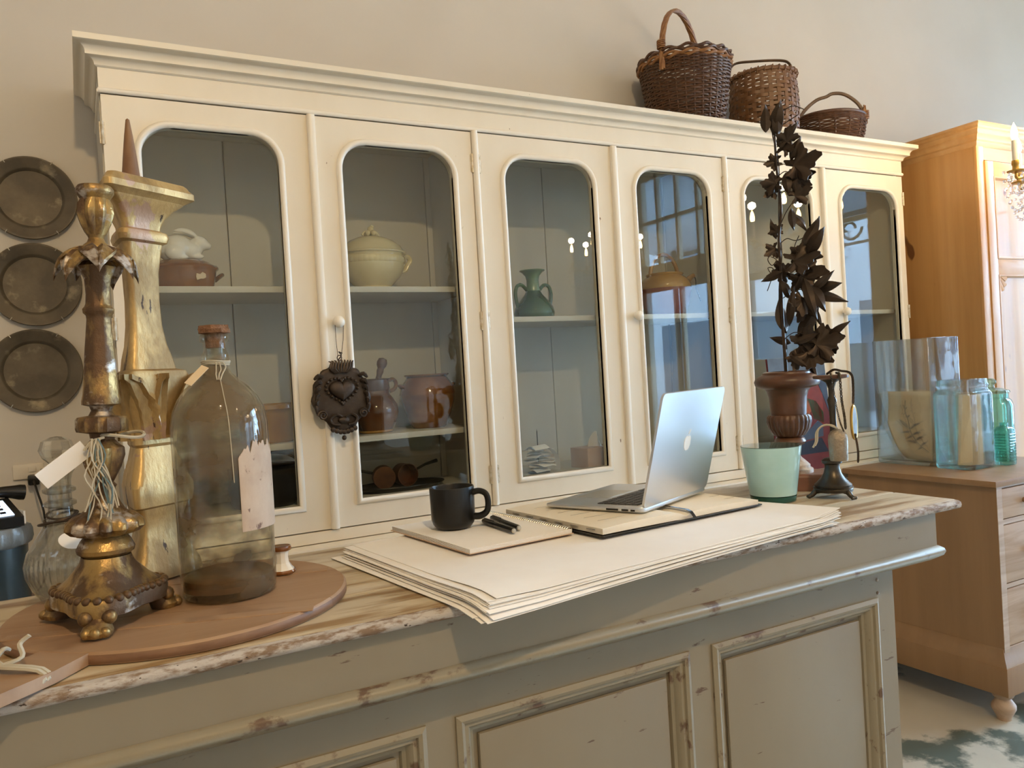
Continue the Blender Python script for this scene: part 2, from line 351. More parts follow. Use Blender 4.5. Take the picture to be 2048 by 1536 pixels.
# the street outside the shopfront, seen only mirrored in the cabinet glass
struct('ground', MB().box(XR+.2, 30, -20, 12, -.3, -.12), M['street'])
b = thing('street_building', 'pale two-storey building across the street, mirrored in the cabinet glass', 'building', (12.5, -5, -.12))
obj('wall', MB().box(0, 1, -12, 2.2, 0, 6.4), M['facade'], b)
for k in range(5):
    obj('window', MB().box(-.05, 0, -10.6+k*2.8, -9.4+k*2.8, 3.2, 4.6), M['bluedoor'], b)
    obj('shopfront', MB().box(-.05, 0, -10.9+k*2.8, -9.0+k*2.8, .3, 2.3), M['bluedoor'], b)
v = thing('veranda', 'iron veranda edge with lace valance over the pavement, mirrored in the end door', 'veranda', (8.6, -3.5, -.12))
for k in range(4): obj('post', MB().lathe([(.05, 0), (.045, 3.2)], 10, (0, -4.5+k*3)), M['iron'], v)
lace = MB()
for k in range(26):
    y = -4.9+k*.38
    lace.tube([(0, y+.17*math.cos(a)*(.4+.6*a/6.3), 2.92+.15*math.sin(a)*(.4+.6*a/6.3)) for a in [j*.45 for j in range(15)]], .018, 5)
lace.box(-.02, .02, -5, 5, 3.08, 3.14).box(-.02, .02, -5, 5, 2.72, 2.75)
obj('lace_valance', lace, M['iron'], v)
obj('roof', MB().prism([(-2.9, 3.55), (.3, 3.18), (.3, 3.24), (-2.9, 3.61)], lambda a, b, h: (a, h, b), -5, .95), M['facade'], v, smooth=False)
# ---------------------------------------------------------------- white glazed cabinet
cab = thing('glazed_cabinet', 'long cream painted cabinet with six arched glass doors and heavy cornice', 'cabinet', (0, 0, 0))
W = 3.0; ZB, ZT = .8225, 1.9436; CD = YB-.003
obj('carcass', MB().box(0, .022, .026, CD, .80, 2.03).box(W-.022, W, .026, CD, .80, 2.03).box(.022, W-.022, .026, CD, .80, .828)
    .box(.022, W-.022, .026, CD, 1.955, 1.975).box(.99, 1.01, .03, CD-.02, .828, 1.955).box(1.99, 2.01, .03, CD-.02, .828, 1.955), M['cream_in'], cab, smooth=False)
xb = .022; k = 0
for wd in (.31, .34, .30, .462, .30, .25, .33, .32, .342):
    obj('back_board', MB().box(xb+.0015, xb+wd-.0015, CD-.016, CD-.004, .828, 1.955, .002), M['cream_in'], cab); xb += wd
obj('frieze', MB().box(0, W, 0, .026, 1.958, 2.03), M['cream'], cab, smooth=False)
obj('frieze_bead', MB().tube([(-.002, .0, 1.953), (W+.002, .0, 1.953)], .0065, 10).tube([(0, .002, 1.953), (0, CD, 1.953)], .005, 8), M['bead'], cab)
# cornice: profile swept along left return, front, right return
def cove(o0, z0, o1, z1, n=6): return [(o0+(o1-o0)*(1-math.cos(t)) if False else o0-(o0-o1)*math.sin(t), z0-(z0-z1)*(1-math.cos(t))) for t in [PI/2*i/n for i in range(n+1)]]
prof = [(-.02, 2.068), (.049, 2.068), (.049, 2.054), (.044, 2.051)] + cove(.044, 2.051, .025, 2.033)[1:] + [(.025, 2.028), (.020, 2.026)] + cove(.020, 2.026, .006, 2.011)[1:] + [(.002, 2.008), (-.02, 2.008)]
obj('cornice', MB().sweep([(0, CD), (0, 0), (W, 0), (W, CD)], prof, lambda a, b, h: (a, b, h), closed=False), M['cream'], cab, angle=30)
obj('top_board', MB().box(.01, W-.01, .01, CD, 2.03, 2.062), M['cream'], cab, smooth=False)
# base cabinet with ledge, below the doors
obj('bottom_rail', MB().box(0, W, .0, .026, .788, .819, .003), M['cream'], cab)
obj('ledge', MB().box(-.012, W+.012, -.05, CD, .758, .786, .006), M['cream'], cab)
obj('base', MB().box(0, W, -.036, CD, 0, .758).box(-.01, W+.01, -.046, CD, 0, .1), M['cream'], cab, smooth=False)
for k in range(6): obj('drawer', MB().box(.03+k*.495, .03+k*.495+.46, -.046, -.036, .60, .735, .003), M['cream'], cab)
# shelves
for x0, x1, zz in ((.022, .99, .885), (1.01, 1.99, .885), (2.01, 2.978, .885), (.022, .99, 1.487), (.022, .99, 1.062), (1.01, 1.99, 1.392), (2.01, 2.978, 1.392)):
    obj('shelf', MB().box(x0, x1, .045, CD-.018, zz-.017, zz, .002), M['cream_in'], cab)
# fixed mullions between the door pairs
for x in (1.0, 2.0):
    obj('mullion', MB().prism([(-.010, .02), (-.010, -.002)] + arc(0, -.002, .010, PI, 2*PI, 8) + [(.010, -.002), (.010, .02)], lambda a, b, h, x=x: (x+a, b, h), ZB, ZT+.004), M['bead'], cab)
DO = [(.003, .4965, .085, .415), (.4995, .988, .588, .922), (1.012, 1.4965, 1.097, 1.421), (1.4995, 1.988, 1.597, 1.913), (2.012, 2.4965, 2.09, 2.435), (2.4995, 2.997, 2.612, 2.946)]
Z0, Z1, RC = .895, 1.876, .072
fy = lambda a, b, h: (a, h, b)
for k, (x0, x1, a, b) in enumerate(DO):
    d = MB().box(x0, a, 0, .024, ZB, ZT).box(b, x1, 0, .024, ZB, ZT).box(a, b, 0, .024, ZB, Z0)
    top = [(a, ZT), (a, Z1-RC)] + arc(a+RC, Z1-RC, RC, PI, PI/2, 10)[1:] + arc(b-RC, Z1-RC, RC, PI/2, 0, 10) + [(b, ZT)]
    d.prism(top, fy, 0, .024)
    door = obj('door', d, M['cream'], cab, smooth=False)
    loop = [(a, Z0), (b, Z0)] + arc(b-RC, Z1-RC, RC, 0, PI/2, 10) + arc(a+RC, Z1-RC, RC, PI/2, PI, 10)
    obj('pane', MB().prism(loop, fy, .012, .015), M['pane'], door, smooth=False)
    bp = [(0.0, .010), (0.0, -.003), (.004, -.0075), (.009, -.009), (.014, -.007), (.017, -.002), (.017, .002)]
    obj('glazing_bead', MB().sweep(loop, bp, fy), M['bead'], door, angle=50)
    if k % 2:   # meeting stile with raised rounded lip and a knob
        obj('astragal', MB().prism([(x0-.003, .0), (x0-.003, -.011), (x0+.001, -.0145), (x0+.010, -.0155), (x0+.017, -.013), (x0+.019, -.004), (x0+.019, 0)], lambda p, q, h: (p, q, h), ZB, ZT), M['bead'], door, angle=50)
        kx = (.546, 1.564, 2.590)[k//2]
        obj('knob', MB().lathe([(.007, 0), (.006, .006), (.010, .010), (.0155, .017), (.0165, .023), (.013, .030), (.006, .0335), (0, .034)], 20), M['bead'], door, (kx, 0, 1.382), (PI/2, 0, 0))
    hx = (x0-.001 if k % 2 == 0 else x1+.001)
    for zz in (1.85, 1.378, .915):
        obj('hinge', MB().lathe([(.004, -.028), (.004, .028)], 8, (hx, -.002)).box(hx-.006, hx+.006, -.002, .0005, zz*0-.026, .026), M['brass_old'], door, (0, 0, zz))
# ---------------------------------------------------------------- shop counter
ctr = thing('shop_counter', 'grey green panelled shop counter with worn plank top', 'counter', (0, -1.0, 0))
CX0, CX1, CT = -1.15, 1.391, .92
def cy(y): return y+1.0
for a, b in ((-1.192, -1.062), (-1.0605, -.905), (-.9035, -.728)):
    obj('top_plank', MB().box(CX0, CX1, cy(a), cy(b), CT-.016, CT, .003), M['ctop'], ctr)
obj('front_nosing', MB().prism([(-1.1935, .9195), (-1.200, .9188), (-1.2048, .9165), (-1.2062, .912), (-1.2050, .907), (-1.201, .9042), (-1.1935, .904)], lambda a, b, h: (h, cy(a), b), CX0, CX1-.004), M['cedge'], ctr, angle=60)
obj('apron', MB().box(CX0+.056, 1.335, cy(-1.186), cy(-.75), .836, .9038), M['cpaint'], ctr, smooth=False)
obj('bead_moulding', MB().sweep([(CX0+.058, cy(-.76)), (CX0+.058, cy(-1.182)), (1.331, cy(-1.182)), (1.331, cy(-.76))], [(-.02, .838), (.006, .838), (.013, .833), (.015, .827), (.012, .820), (.004, .815), (-.004, .810), (-.02, .808)], lambda a, b, h: (a, b, h), closed=False), M['cmould'], ctr, angle=50)
obj('body', MB().box(CX0+.114, 1.262, cy(-1.112), cy(-.80), .0, .838), M['cpaint'], ctr, smooth=False)
YP = cy(-1.13)
PX = [(-.573, -.165), (-.11, .298), (.35, .758), (.814, 1.223)]
ed = [CX0+.114] + [v for p in PX for v in p] + [1.277]
for i in range(0, len(ed), 2): obj('stile', MB().box(ed[i], ed[i+1], YP, cy(-1.112), .10, .836), M['cpaint'], ctr, smooth=False)
for a, b in PX:
    obj('rail', MB().box(a, b, YP, cy(-1.112), .742, .836), M['cpaint'], ctr, smooth=False)
    obj('rail', MB().box(a, b, YP, cy(-1.112), .10, .19), M['cpaint'], ctr, smooth=False)
    obj('panel', MB().box(a+.035, b-.035, cy(-1.121), cy(-1.112), .225, .708, .004), M['cpaint'], ctr)
    lp = [(a, .19), (b, .19), (b, .742), (a, .742)]
    # ogee frame around each panel: profile offset runs inward
    obj('panel_moulding', MB().sweep(lp, [(.004, -1.128), (.004, -1.134), (-.003, -1.1375), (-.008, -1.135), (-.0095, -1.1305), (-.015, -1.131), (-.019, -1.127), (-.022, -1.120), (-.027, -1.118), (-.029, -1.112), (.004, -1.112)], lambda p, q, h: (p, cy(h), q)), M['cmould'], ctr, angle=35)
obj('plinth', MB().box(CX0+.10, 1.287, cy(-1.138), cy(-.80), 0, .10, .004), M['cpaint'], ctr)
for zz in (.779, .754): obj('nail_head', MB().sphere((1.231, YP, zz), .0035, 8, 5), M['cedge'], ctr)
# ---------------------------------------------------------------- pine chest of drawers
ch = thing('chest_of_drawers', 'waxed pine chest of drawers on turned feet beyond the counter end', 'chest', (2.47, -.632, 0))
cw, cd = .60, .565
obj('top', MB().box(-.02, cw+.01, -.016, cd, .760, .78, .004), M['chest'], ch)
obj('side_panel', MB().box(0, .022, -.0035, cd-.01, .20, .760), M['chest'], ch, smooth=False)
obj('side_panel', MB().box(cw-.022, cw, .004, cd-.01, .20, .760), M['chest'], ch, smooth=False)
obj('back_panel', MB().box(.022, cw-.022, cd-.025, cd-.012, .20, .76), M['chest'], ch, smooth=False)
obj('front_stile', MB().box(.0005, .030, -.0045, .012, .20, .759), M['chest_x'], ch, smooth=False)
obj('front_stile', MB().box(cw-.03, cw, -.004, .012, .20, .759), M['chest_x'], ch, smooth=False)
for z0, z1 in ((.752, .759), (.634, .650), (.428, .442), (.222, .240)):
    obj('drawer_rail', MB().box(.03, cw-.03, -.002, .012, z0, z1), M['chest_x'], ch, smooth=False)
for z0, z1 in ((.652, .750), (.444, .632), (.242, .426)):
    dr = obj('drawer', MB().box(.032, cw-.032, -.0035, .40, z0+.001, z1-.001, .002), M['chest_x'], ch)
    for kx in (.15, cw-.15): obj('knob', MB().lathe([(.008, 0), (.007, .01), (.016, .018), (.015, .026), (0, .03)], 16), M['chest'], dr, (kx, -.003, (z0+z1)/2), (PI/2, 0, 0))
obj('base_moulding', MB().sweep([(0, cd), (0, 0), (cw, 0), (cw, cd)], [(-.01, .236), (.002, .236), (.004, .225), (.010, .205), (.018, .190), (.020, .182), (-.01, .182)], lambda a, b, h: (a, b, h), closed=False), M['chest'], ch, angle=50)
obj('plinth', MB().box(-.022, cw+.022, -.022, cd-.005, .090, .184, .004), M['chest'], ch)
fp = [(.030, .092), (.034, .085), (.030, .076), (.022, .070), (.028, .060), (.036, .048), (.036, .036), (.028, .020), (.022, .008), (.021, .0)]
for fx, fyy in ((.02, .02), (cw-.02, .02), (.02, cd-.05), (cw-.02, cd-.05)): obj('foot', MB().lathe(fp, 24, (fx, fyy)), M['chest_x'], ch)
# ---------------------------------------------------------------- pine wardrobe
wd = thing('wardrobe', 'tall honey pine wardrobe with moulded cornice right of the white cabinet', 'wardrobe', (3.125, -.232, 0))
ww, wdp = 1.15, .577
obj('side_board', MB().box(0, .022, .0, .43, .12, 2.03), M['pine'], wd, smooth=False)
obj('side_board', MB().box(0, .022, .432, wdp, .12, 2.03), M['pine'], wd, smooth=False)
obj('side_board', MB().box(ww-.022, ww, .0, wdp, .12, 2.03), M['pine'], wd, smooth=False)
obj('back_panel', MB().box(.022, ww-.022, wdp-.02, wdp-.005, .12, 2.03), M['pine'], wd, smooth=False)
obj('plinth', MB().box(-.02, ww+.02, -.03, wdp, 0, .13, .004), M['pine_x'], wd)
obj('corner_stile', MB().box(-.001, .045, -.012, .004, .13, 2.03, .003), M['pine'], wd)
obj('corner_stile', MB().box(ww-.045, ww, -.012, .004, .13, 2.03, .003), M['pine'], wd)
obj('top_rail', MB().box(.045, ww-.045, -.010, .004, 1.965, 2.03), M['pine_x'], wd, smooth=False)
wp = [(-.02, 2.107), (.030, 2.107), (.032, 2.098), (.026, 2.092), (.026, 2.084), (.022, 2.080), (.019, 2.070), (.019, 2.062), (.014, 2.056), (.011, 2.046), (.011, 2.040), (.006, 2.034), (.004, 2.022), (-.0, 2.016), (-.02, 2.016)]
obj('cornice', MB().sweep([(0, wdp), (0, -.012), (ww, -.012), (ww, wdp)], wp, lambda a, b, h: (a, b, h), closed=False), M['pine_x'], wd, angle=25)
obj('top_board', MB().box(.0, ww, -.01, wdp, 2.085, 2.10), M['pine_x'], wd, smooth=False)
for s in (0, 1):
    x0 = .048+s*(ww/2-.046); x1 = x0+ww/2-.050
    dr = obj('door', MB().box(x0, x0+.055, -.016, .004, .15, 1.962, .003).box(x1-.055, x1, -.016, .004, .15, 1.962, .003), M['pine'], wd)
    for z0, z1 in ((1.90, 1.962), (1.50, 1.565), (.15, .25)): obj('door_rail', MB().box(x0+.055, x1-.055, -.015, .004, z0, z1, .002), M['pine_x'], dr)
    for z0, z1 in ((1.565, 1.90), (.25, 1.50)):
        obj('panel', MB().box(x0+.055, x1-.055, -.006, .002, z0, z1), M['pine'], dr, smooth=False)
        obj('panel_bead', MB().sweep([(x0+.055, z0), (x1-.055, z0), (x1-.055, z1), (x0+.055, z1)], [(0, -.006), (0, -.017), (-.005, -.018), (-.010, -.012), (-.012, -.006)], fy), M['pine_x'], dr, angle=45)
    for sx, xx in ((1, x0+.055), (-1, x1-.055)):
        fan = MB()
        for q in range(4):
            a0 = q*PI/8+.04; a1 = (q+1)*PI/8-.04
            fan.rings([[(xx, -.012, 1.50)]*1 + [(xx+sx*.055*math.cos(t), -.012-.006*math.sin((t-a0)/(a1-a0)*PI), 1.50-.075*math.sin(t)) for t in [a0+(a1-a0)*j/4 for j in range(5)]],
                       [(xx, -.005, 1.50)]*1 + [(xx+sx*.055*math.cos(t), -.005, 1.50-.075*math.sin(t)) for t in [a0+(a1-a0)*j/4 for j in range(5)]]])
        obj('carved_fan', fan, M['pine_x'], dr)
    obj('lock_knob', MB().lathe([(.008, 0), (.007, .012), (.018, .022), (.016, .032), (0, .036)], 16), M['pine_x'], dr, (x1-.03 if s == 0 else x0+.03, -.015, 1.1), (PI/2, 0, 0))
# ---------------------------------------------------------------- bread board
BZ = .9363; KS = 1.0377
bb = thing('bread_board', 'large round paddle bread board carrying the bottle and candlesticks', 'board', (.0289, -.9697, CT+.0005), 0); bb.scale = (KS, KS, .60)
def chord(y0, y1, r, n=14):
    a0, a1 = math.asin(max(-1, y0/r)), math.asin(min(1, y1/r))
    return [(r*math.cos(a0+(a1-a0)*i/n), r*math.sin(a0+(a1-a0)*i/n)) for i in range(n+1)] + [(-r*math.cos(a1+(a0-a1)*i/n), r*math.sin(a1+(a0-a1)*i/n)) for i in range(n+1)]
rb = .207
for y0, y1 in ((-rb, -.0705), (-.07, .0795), (.08, rb)):
    pts = chord(y0, y1, rb-.003); pto = chord(y0, y1, rb)
    m = MB().rings([[(x, y, 0) for x, y in pts], [(x, y, .004) for x, y in pto], [(x, y, .020) for x, y in pto], [(x, y, .0245) for x, y in pts]])
    m.xf(Matrix.Rotation(-.35, 4, 'Z'))
    o = obj('plank', m, M['board'], bb, angle=50)
    o.data.materials.append(M['board_edge'])
    for p in o.data.polygons:
        if abs(p.normal.z) < .5: p.material_index = 1
for yy in (-.115, .085):
    c_ = obj('cleat', MB().box(-.168, .176, yy-.010, yy+.010, .0235, .0262, .001), M['board'], bb, rot=(0, 0, -.35))
hd = MB().prism([(-.03, .012), (-.036, -.05), (-.030, -.13), (-.018, -.15), (.018, -.15), (.030, -.13), (.036, -.05), (.03, .012)], lambda a, b, h: (a, b, h), .002, .0235)
obj('handle', hd, M['board'], bb, (-.135, -.150, 0), (0, 0, -.75), angle=60)
# rag string tied round the handle
st = MB()
for q in range(2):
    st.tube([(.043*math.cos(t)*(1), .0055*q-.02+.004*math.sin(3*t), .0135+.0165*math.sin(t)) for t in [2*PI*i/18 for i in range(18)]], .0032, 6, True)
st.tube(smoothpath([(-.012, -.02, .031), (.0, -.005, .037), (-.014, .006, .050), (-.008, .014, .060)]), .003, 6).tube(smoothpath([(-.01, -.02, .031), (-.026, -.014, .036), (-.03, 0, .045), (-.036, .012, .038)]), .003, 6)
o = obj('rag_string', st, M['string'], None, (-.1455, -1.154, CT), (0, 0, -.75)); o.scale = (.95, .95, .72); tag(o, 'knotted pale rag string tied round the bread board handle', 'string')
# ---------------------------------------------------------------- carved gilt candlestick
gs = thing('carved_candlestick', 'carved gilt wood candlestick with drooping leaf collar and paw feet', 'candlestick', (-.0655, -1.0258, BZ+.001), 0); gs.scale = (KS, KS, KS)
gs.rotation_euler = (0, .030, 0)
def cz(y): return (1.21+((1.484-(min(y, 1110)-375)*.000648)-1.21)*.922-.9455)-max(0, y-1110)*.000450
def cr(px): return px/1683.0
def cp(*q): return [(cr(r), cz(y)) for r, y in q]
def gad(n, amp, p0=0.0): return lambda r, z, a, i: r*(1+amp*(abs(math.sin(n*a/2+p0))-.5))
obj('socket_cup', MB().lathe(cp((17,472),(20,465),(27,448),(32,430),(31,412),(27,400),(31,394),(35,388),(35,380),(31,374),(18,373),(16,380),(14,392)), 32, fn=lambda r, z, a, i: r*(1+(.24*(abs(math.sin(4*a))-.5) if 1 <= i <= 4 else 0))), M['gilt'], gs)
obj('neck', MB().lathe(cp((28,520),(42,515),(40,505),(26,500),(24,492),(17,486),(14,478),(17,470)), 28), M['gilt'], gs)
lf = mesh('leaf', MB().slab(lambda u, v: ((.008+.040*math.sin(u*1.35)), (v-.5)*.044*math.sin(PI*min(1, .18+u*.86))*(1-.10*math.cos(v*4*PI)), .004-.032*u*u-.010*math.cos((v-.5)*PI)*0+.006*math.sin(v*PI)+.003*math.cos(v*6*PI)), 8, 8, .004), M['gilt'])
for k in range(7): obj('leaf', lf, None, gs, (0, 0, cz(512)), (0, .12*math.sin(k*2.1), 2*PI*k/7+.25))
obj('shaft', MB().lathe(cp((36,810),(36,802),(33,790),(27,700),(22,640),(23,632),(28,627),(29,620),(25,615),(23,610),(22,590),(24,560),(30,545),(34,535),(26,525)), 24, fn=lambda r, z, a, i: r*(1+(.09*(abs(math.sin(4*a))-.5) if i > 1 else 0))), M['gilt'], gs)
obj('ring_collar', MB().lathe(cp((24,868),(44,864),(46,858),(46,840),(42,835),(24,832),(19,822),(22,814),(35,810)), 36, fn=lambda r, z, a, i: r*(1+(.05*math.cos(14*a) if 1 <= i <= 4 else 0))), M['gilt'], gs)
obj('bud', MB().lathe(cp((17,968),(20,960),(32,935),(39,912),(38,897),(28,888),(22,880),(24,868)), 40, fn=lambda r, z, a, i: r*(1+(.26*(abs(math.sin(3*a))-.5) if 1 <= i <= 4 else 0))), M['gilt'], gs)
obj('vase_neck', MB().lathe(cp((44,1026),(36,1018),(30,1008),(22,990),(21,978),(24,972),(18,966)), 28), M['gilt'], gs)
obj('petal_collar', MB().lathe(cp((40,1072),(58,1066),(68,1056),(66,1044),(54,1032),(40,1024)), 64, fn=lambda r, z, a, i: r*(1+(.20*(abs(math.sin(7*a))-.5) if 1 <= i <= 4 else 0))), M['gilt'], gs)
obj('torus', MB().lathe(cp((42,1112),(52,1104),(54,1096),(50,1088),(46,1080),(38,1070)), 32), M['gilt'], gs)
A3 = -1.75
def tri(R, z, pinch=.18, n=48, p=1.0):
    out = []
    for k in range(n):
        a = 2*PI*k/n; out.append((R*(1-pinch+pinch*math.cos(3*(a-A3)))*math.cos(a), R*(1-pinch+pinch*math.cos(3*(a-A3)))*math.sin(a), z))
    return out
obj('pedestal', MB().rings([tri(cr(r), cz(y), p) for r, y, p in ((112,1196,.16), (100,1188,.15), (82,1172,.12), (66,1150,.08), (52,1130,.04), (46,1112,.01))]), M['gilt'], gs)
gbase = obj('base', MB().rings([tri(cr(r), cz(y), .16) for r, y in ((108,1246), (117,1242), (119,1212), (115,1200), (106,1194))]), M['gilt'], gs)
bd = mesh('bead', MB().sphere((0,0,0), cr(9), 10, 6), M['gilt'])
for k in range(36):
    a = 2*PI*k/36; R = cr(111)*(1-.16+.16*math.cos(3*(a-A3))); obj('bead', bd, None, gbase, (R*math.cos(a), R*math.sin(a), cz(1200)))
for k in range(3):
    a = A3+2*PI*k/3; f = cr(98)
    pw = MB().rings([[(f+dx+rx*math.cos(t), ry*math.sin(t), zz) for t in [2*PI*i/16 for i in range(16)]] for dx, rx, ry, zz in ((.010,.016,.015,.0005), (.011,.019,.017,.006), (.007,.016,.014,.012), (.0,.011,.012,.019), (-.006,.013,.015,.028), (-.008,.015,.018,cz(1236)))])
    for q in (-1, 0, 1): pw.sphere((f+.025-abs(q)*.003, q*.0095, .006), .0062, 8, 5)
    for q in (-1, 1): pw.sphere((f+.008, q*.012, cz(1240)), .0085, 10, 6)
    obj('paw_foot', pw, M['gilt'], gs, rot=(0, 0, a))
# price tags tied to the candlestick
tg = thing('price_tag', 'white card price tag with frayed strings tied below the candlestick collar', 'tag', (-.0375, -1.0258, BZ+cz(874)*KS))
obj('card', MB().box(-.03, .03, -.0006, .0006, -.0115, .0115), M['paper'], tg, (-.064, -.026, -.028), (.25, -.62, .15), smooth=False)
obj('cord', MB().tube([(.026*math.cos(t), .026*math.sin(t), .003*math.sin(2*t)) for t in [2*PI*i/24 for i in range(24)]], .0022, 6, True).tube(smoothpath([(-.02, -.018, 0), (-.034, -.027, -.004), (-.042, -.027, -.014)]), .0018, 5), M['string'], tg)
rnd = random.Random(3)
for k in range(16):
    x = -.030+rnd.uniform(-.005, .006); y = -.030+rnd.uniform(-.003, .003); l = rnd.uniform(.07, .115); side = -.022 if k % 3 == 0 else 0
    p = [(x, y, 0)] + [(x+side*j/4+rnd.uniform(-.007, .007)+.003*j, y+rnd.uniform(-.005, .003), -l*j/4) for j in range(1, 5)]
    obj('thread', MB().tube(smoothpath(p, 3), .0011, 4), M['string_b'] if k % 4 == 1 else M['string'], tg)
# ---------------------------------------------------------------- tall three sided pricket
pk = thing('pricket_candlestick', 'tall three sided gilt pricket stand with bare spike behind the glass bottle', 'candlestick', (.0063, -.8139, BZ+.001), 0); pk.scale = (KS, KS, KS)
def pz(y): return 1.21+((1.633-(y-240)*.000770)-1.21)*.955-.9455
def pr(px): return px/1350.0
P3 = math.radians(-114)
def tri3(R, z, rnd_=.12, n=8):
    # rounded equilateral triangle, vertices at P3 + k*120 deg
    out = []
    for k in range(3):
        a = P3+2*PI*k/3; cx, cy_ = R*(1-rnd_*2)*math.cos(a), R*(1-rnd_*2)*math.sin(a)
        for i in range(n+1):
            t = a-PI/3+2*PI/3*i/n; out.append((cx+R*rnd_*2*math.cos(t)*.9, cy_+R*rnd_*2*math.sin(t)*.9, z))
    return out
def stack(*q): return MB().rings([tri3(pr(r), pz(y), b) for r, y, b in q])
obj('spike', MB().lathe([(pr(19), pz(385)), (pr(17), pz(360)), (pr(13), pz(320)), (pr(8), pz(275)), (pr(3.5), pz(243)), (.0, pz(240))], 12), M['woodspike'], pk)
obj('top_plate', stack((92,408,.06), (104,402,.05), (117,396,.05), (117,384,.05), (108,378,.05), (104,372,.06), (98,368,.06)), M['gilt_pale'], pk, angle=30)
obj('capital', stack((47,466,.12), (50,452,.1), (58,438,.1), (74,422,.08), (92,410,.06), (96,405,.06)), M['gilt_pale'], pk)
obj('torus', stack((46,492,.12), (60,486,.12), (64,476,.12), (60,467,.12), (46,462,.12)), M['gilt_pale'], pk)
obj('shaft', stack((62,742,.12), (56,715,.12), (47,690,.12), (40,650,.12), (38,600,.12), (40,545,.12), (46,510,.12), (50,490,.12)), M['gilt_pale'], pk, angle=50)
obj('lower_body', stack((52,872,.12), (56,850,.12), (66,815,.12), (76,780,.12), (86,755,.10), (80,742,.10), (62,738,.12)), M['gilt_pale'], pk, angle=50)
def acm(r0, r1, w): return mesh('acanthus_leaf', MB().slab(lambda u, v: (r0+(r1-r0)*u**1.8-.010*(2*v-1)**2+.003*math.cos(v*6*PI), (v-.5)*w*math.sin(PI*min(1, .30+.60*u))*(1.0+.10*math.cos(10*PI*u)), pz(866)+(pz(734)-pz(866))*u-.010*max(0, u-.85)/.15), 12, 12, .007), M['gilt_pale'])
ac0, ac1 = acm(.036, .078, .062), acm(.026, .046, .052)
for k in range(6): obj('acanthus_leaf', ac0 if k % 2 == 0 else ac1, None, pk, rot=(0, 0, P3+PI/3*k))
obj('waist', stack((76,962,.10), (70,945,.12), (56,915,.12), (48,890,.12), (54,884,.12), (54,872,.12), (48,866,.12)), M['gilt_pale'], pk, angle=30)
obj('block', stack((62,1010,.08), (76,1004,.06), (80,985,.06), (80,965,.06), (74,958,.08)), M['gilt_pale'], pk, angle=30)
obj('foot', stack((86,1147,.08), (88,1140,.08), (84,1122,.09), (68,1094,.10), (56,1060,.10), (54,1035,.10), (62,1020,.10), (66,1008,.10)), M['gilt_pale'], pk, angle=40)
# ---------------------------------------------------------------- old glass bottle
bt = thing('glass_bottle', 'big stained glass chemist bottle with torn label and crumbling cork', 'bottle', (.0839, -.9967, BZ+.0005)); bt.scale = (KS, KS, KS)
bp = [(.0, .004), (.045, .004), (.054, .001), (.0585, .006), (.0595, .020), (.0605, .205), (.0602, .222), (.057, .241), (.050, .257), (.040, .270), (.028, .280), (.019, .288), (.0155, .296), (.0148, .302), (.0165, .306), (.0172, .312), (.0150, .316), (.0140, .318), (.0140, .328), (.0178, .330), (.0182, .336), (.0165, .339)]
inn = [(.0135, .339), (.0115, .328), (.0115, .300), (.016, .288), (.026, .277), (.038, .266), (.048, .253), (.0545, .238), (.0575, .220), (.0575, .020), (.050, .010), (.0, .009)]
obj('glass_body', MB().lathe(bp+inn, 56), M['bottle'], bt, angle=60)
obj('sediment', MB().lathe([(.0, .011), (.0565, .0115), (.0568, .026), (.050, .030), (.0, .024)], 40), M['sediment'], bt)
ck = MB().lathe([(.0112, .322), (.0112, .340), (.0185, .341), (.0195, .346), (.0180, .351), (.0, .352)], 20, fn=lambda r, z, a, i: r*(1+.08*math.sin(5*a+z*300)+.06*math.sin(9*a+1)))
obj('cork', ck, M['cork'], bt)
# label wrapped on the shoulder side, torn top edge
lab = []
a0, a1 = math.radians(-80), math.radians(-14); na = 26
rl = random.Random(5); topz = [.178+.020*math.sin(3.0*i/na)+rl.uniform(-.007, .007) for i in range(na+1)]
for r in (.0612, .0618):
    lab.append([[(r*math.cos(a0+(a1-a0)*i/na), r*math.sin(a0+(a1-a0)*i/na), z) for i in range(na+1)] for z in (0,)])
lm = MB()
vs = []
for r in (.0610, .0618):
    for i in range(na+1):
        a = a0+(a1-a0)*i/na
        for z in (.087, .13, topz[i]): vs.append((r*math.cos(a), r*math.sin(a), z))
n1 = (na+1)*3; fs = []
for i in range(na):
    for j in range(2):
        q = (i*3+j, (i+1)*3+j, (i+1)*3+j+1, i*3+j+1); fs += [q, tuple(n1+t for t in reversed(q))]
    fs += [(i*3+2, (i+1)*3+2, n1+(i+1)*3+2, n1+i*3+2), (i*3, n1+i*3, n1+(i+1)*3, (i+1)*3)]
obj('label', lm.add(vs, fs), M['label'], bt)
sg = MB()
for q in range(3): sg.tube([((.0165+.0006*q)*math.cos(t), (.0165+.0006*q)*math.sin(t), .300+.002*q+.001*math.sin(2*t)) for t in [2*PI*i/20 for i in range(20)]], .0011, 5, True)
for q in range(3): sg.tube(smoothpath([(.006-.004*q, -.017, .302), (.009-.006*q, -.020, .296-.003*q), (.004-.004*q, -.0235, .287), (.0-.002*q, -.031, .2795)]), .0009, 5)
sg.tube(smoothpath([(.0, -.031, .2795), (.0, -.0505, .258), (.002, -.0625, .225), (.004, -.0628, .150)]), .0007, 4)
obj('string', sg, M['string'], bt)
tgc = MB().box(-.034, 0, -.006, .006, -.0004, .0004)
tc_ = obj('bottle_tag', tgc, M['paper_b'], None, (.0673, -1.0195, BZ+.309), (.5, -.72, .35), smooth=False); tag(tc_, 'buff paper tag tied at the big bottle neck', 'tag')
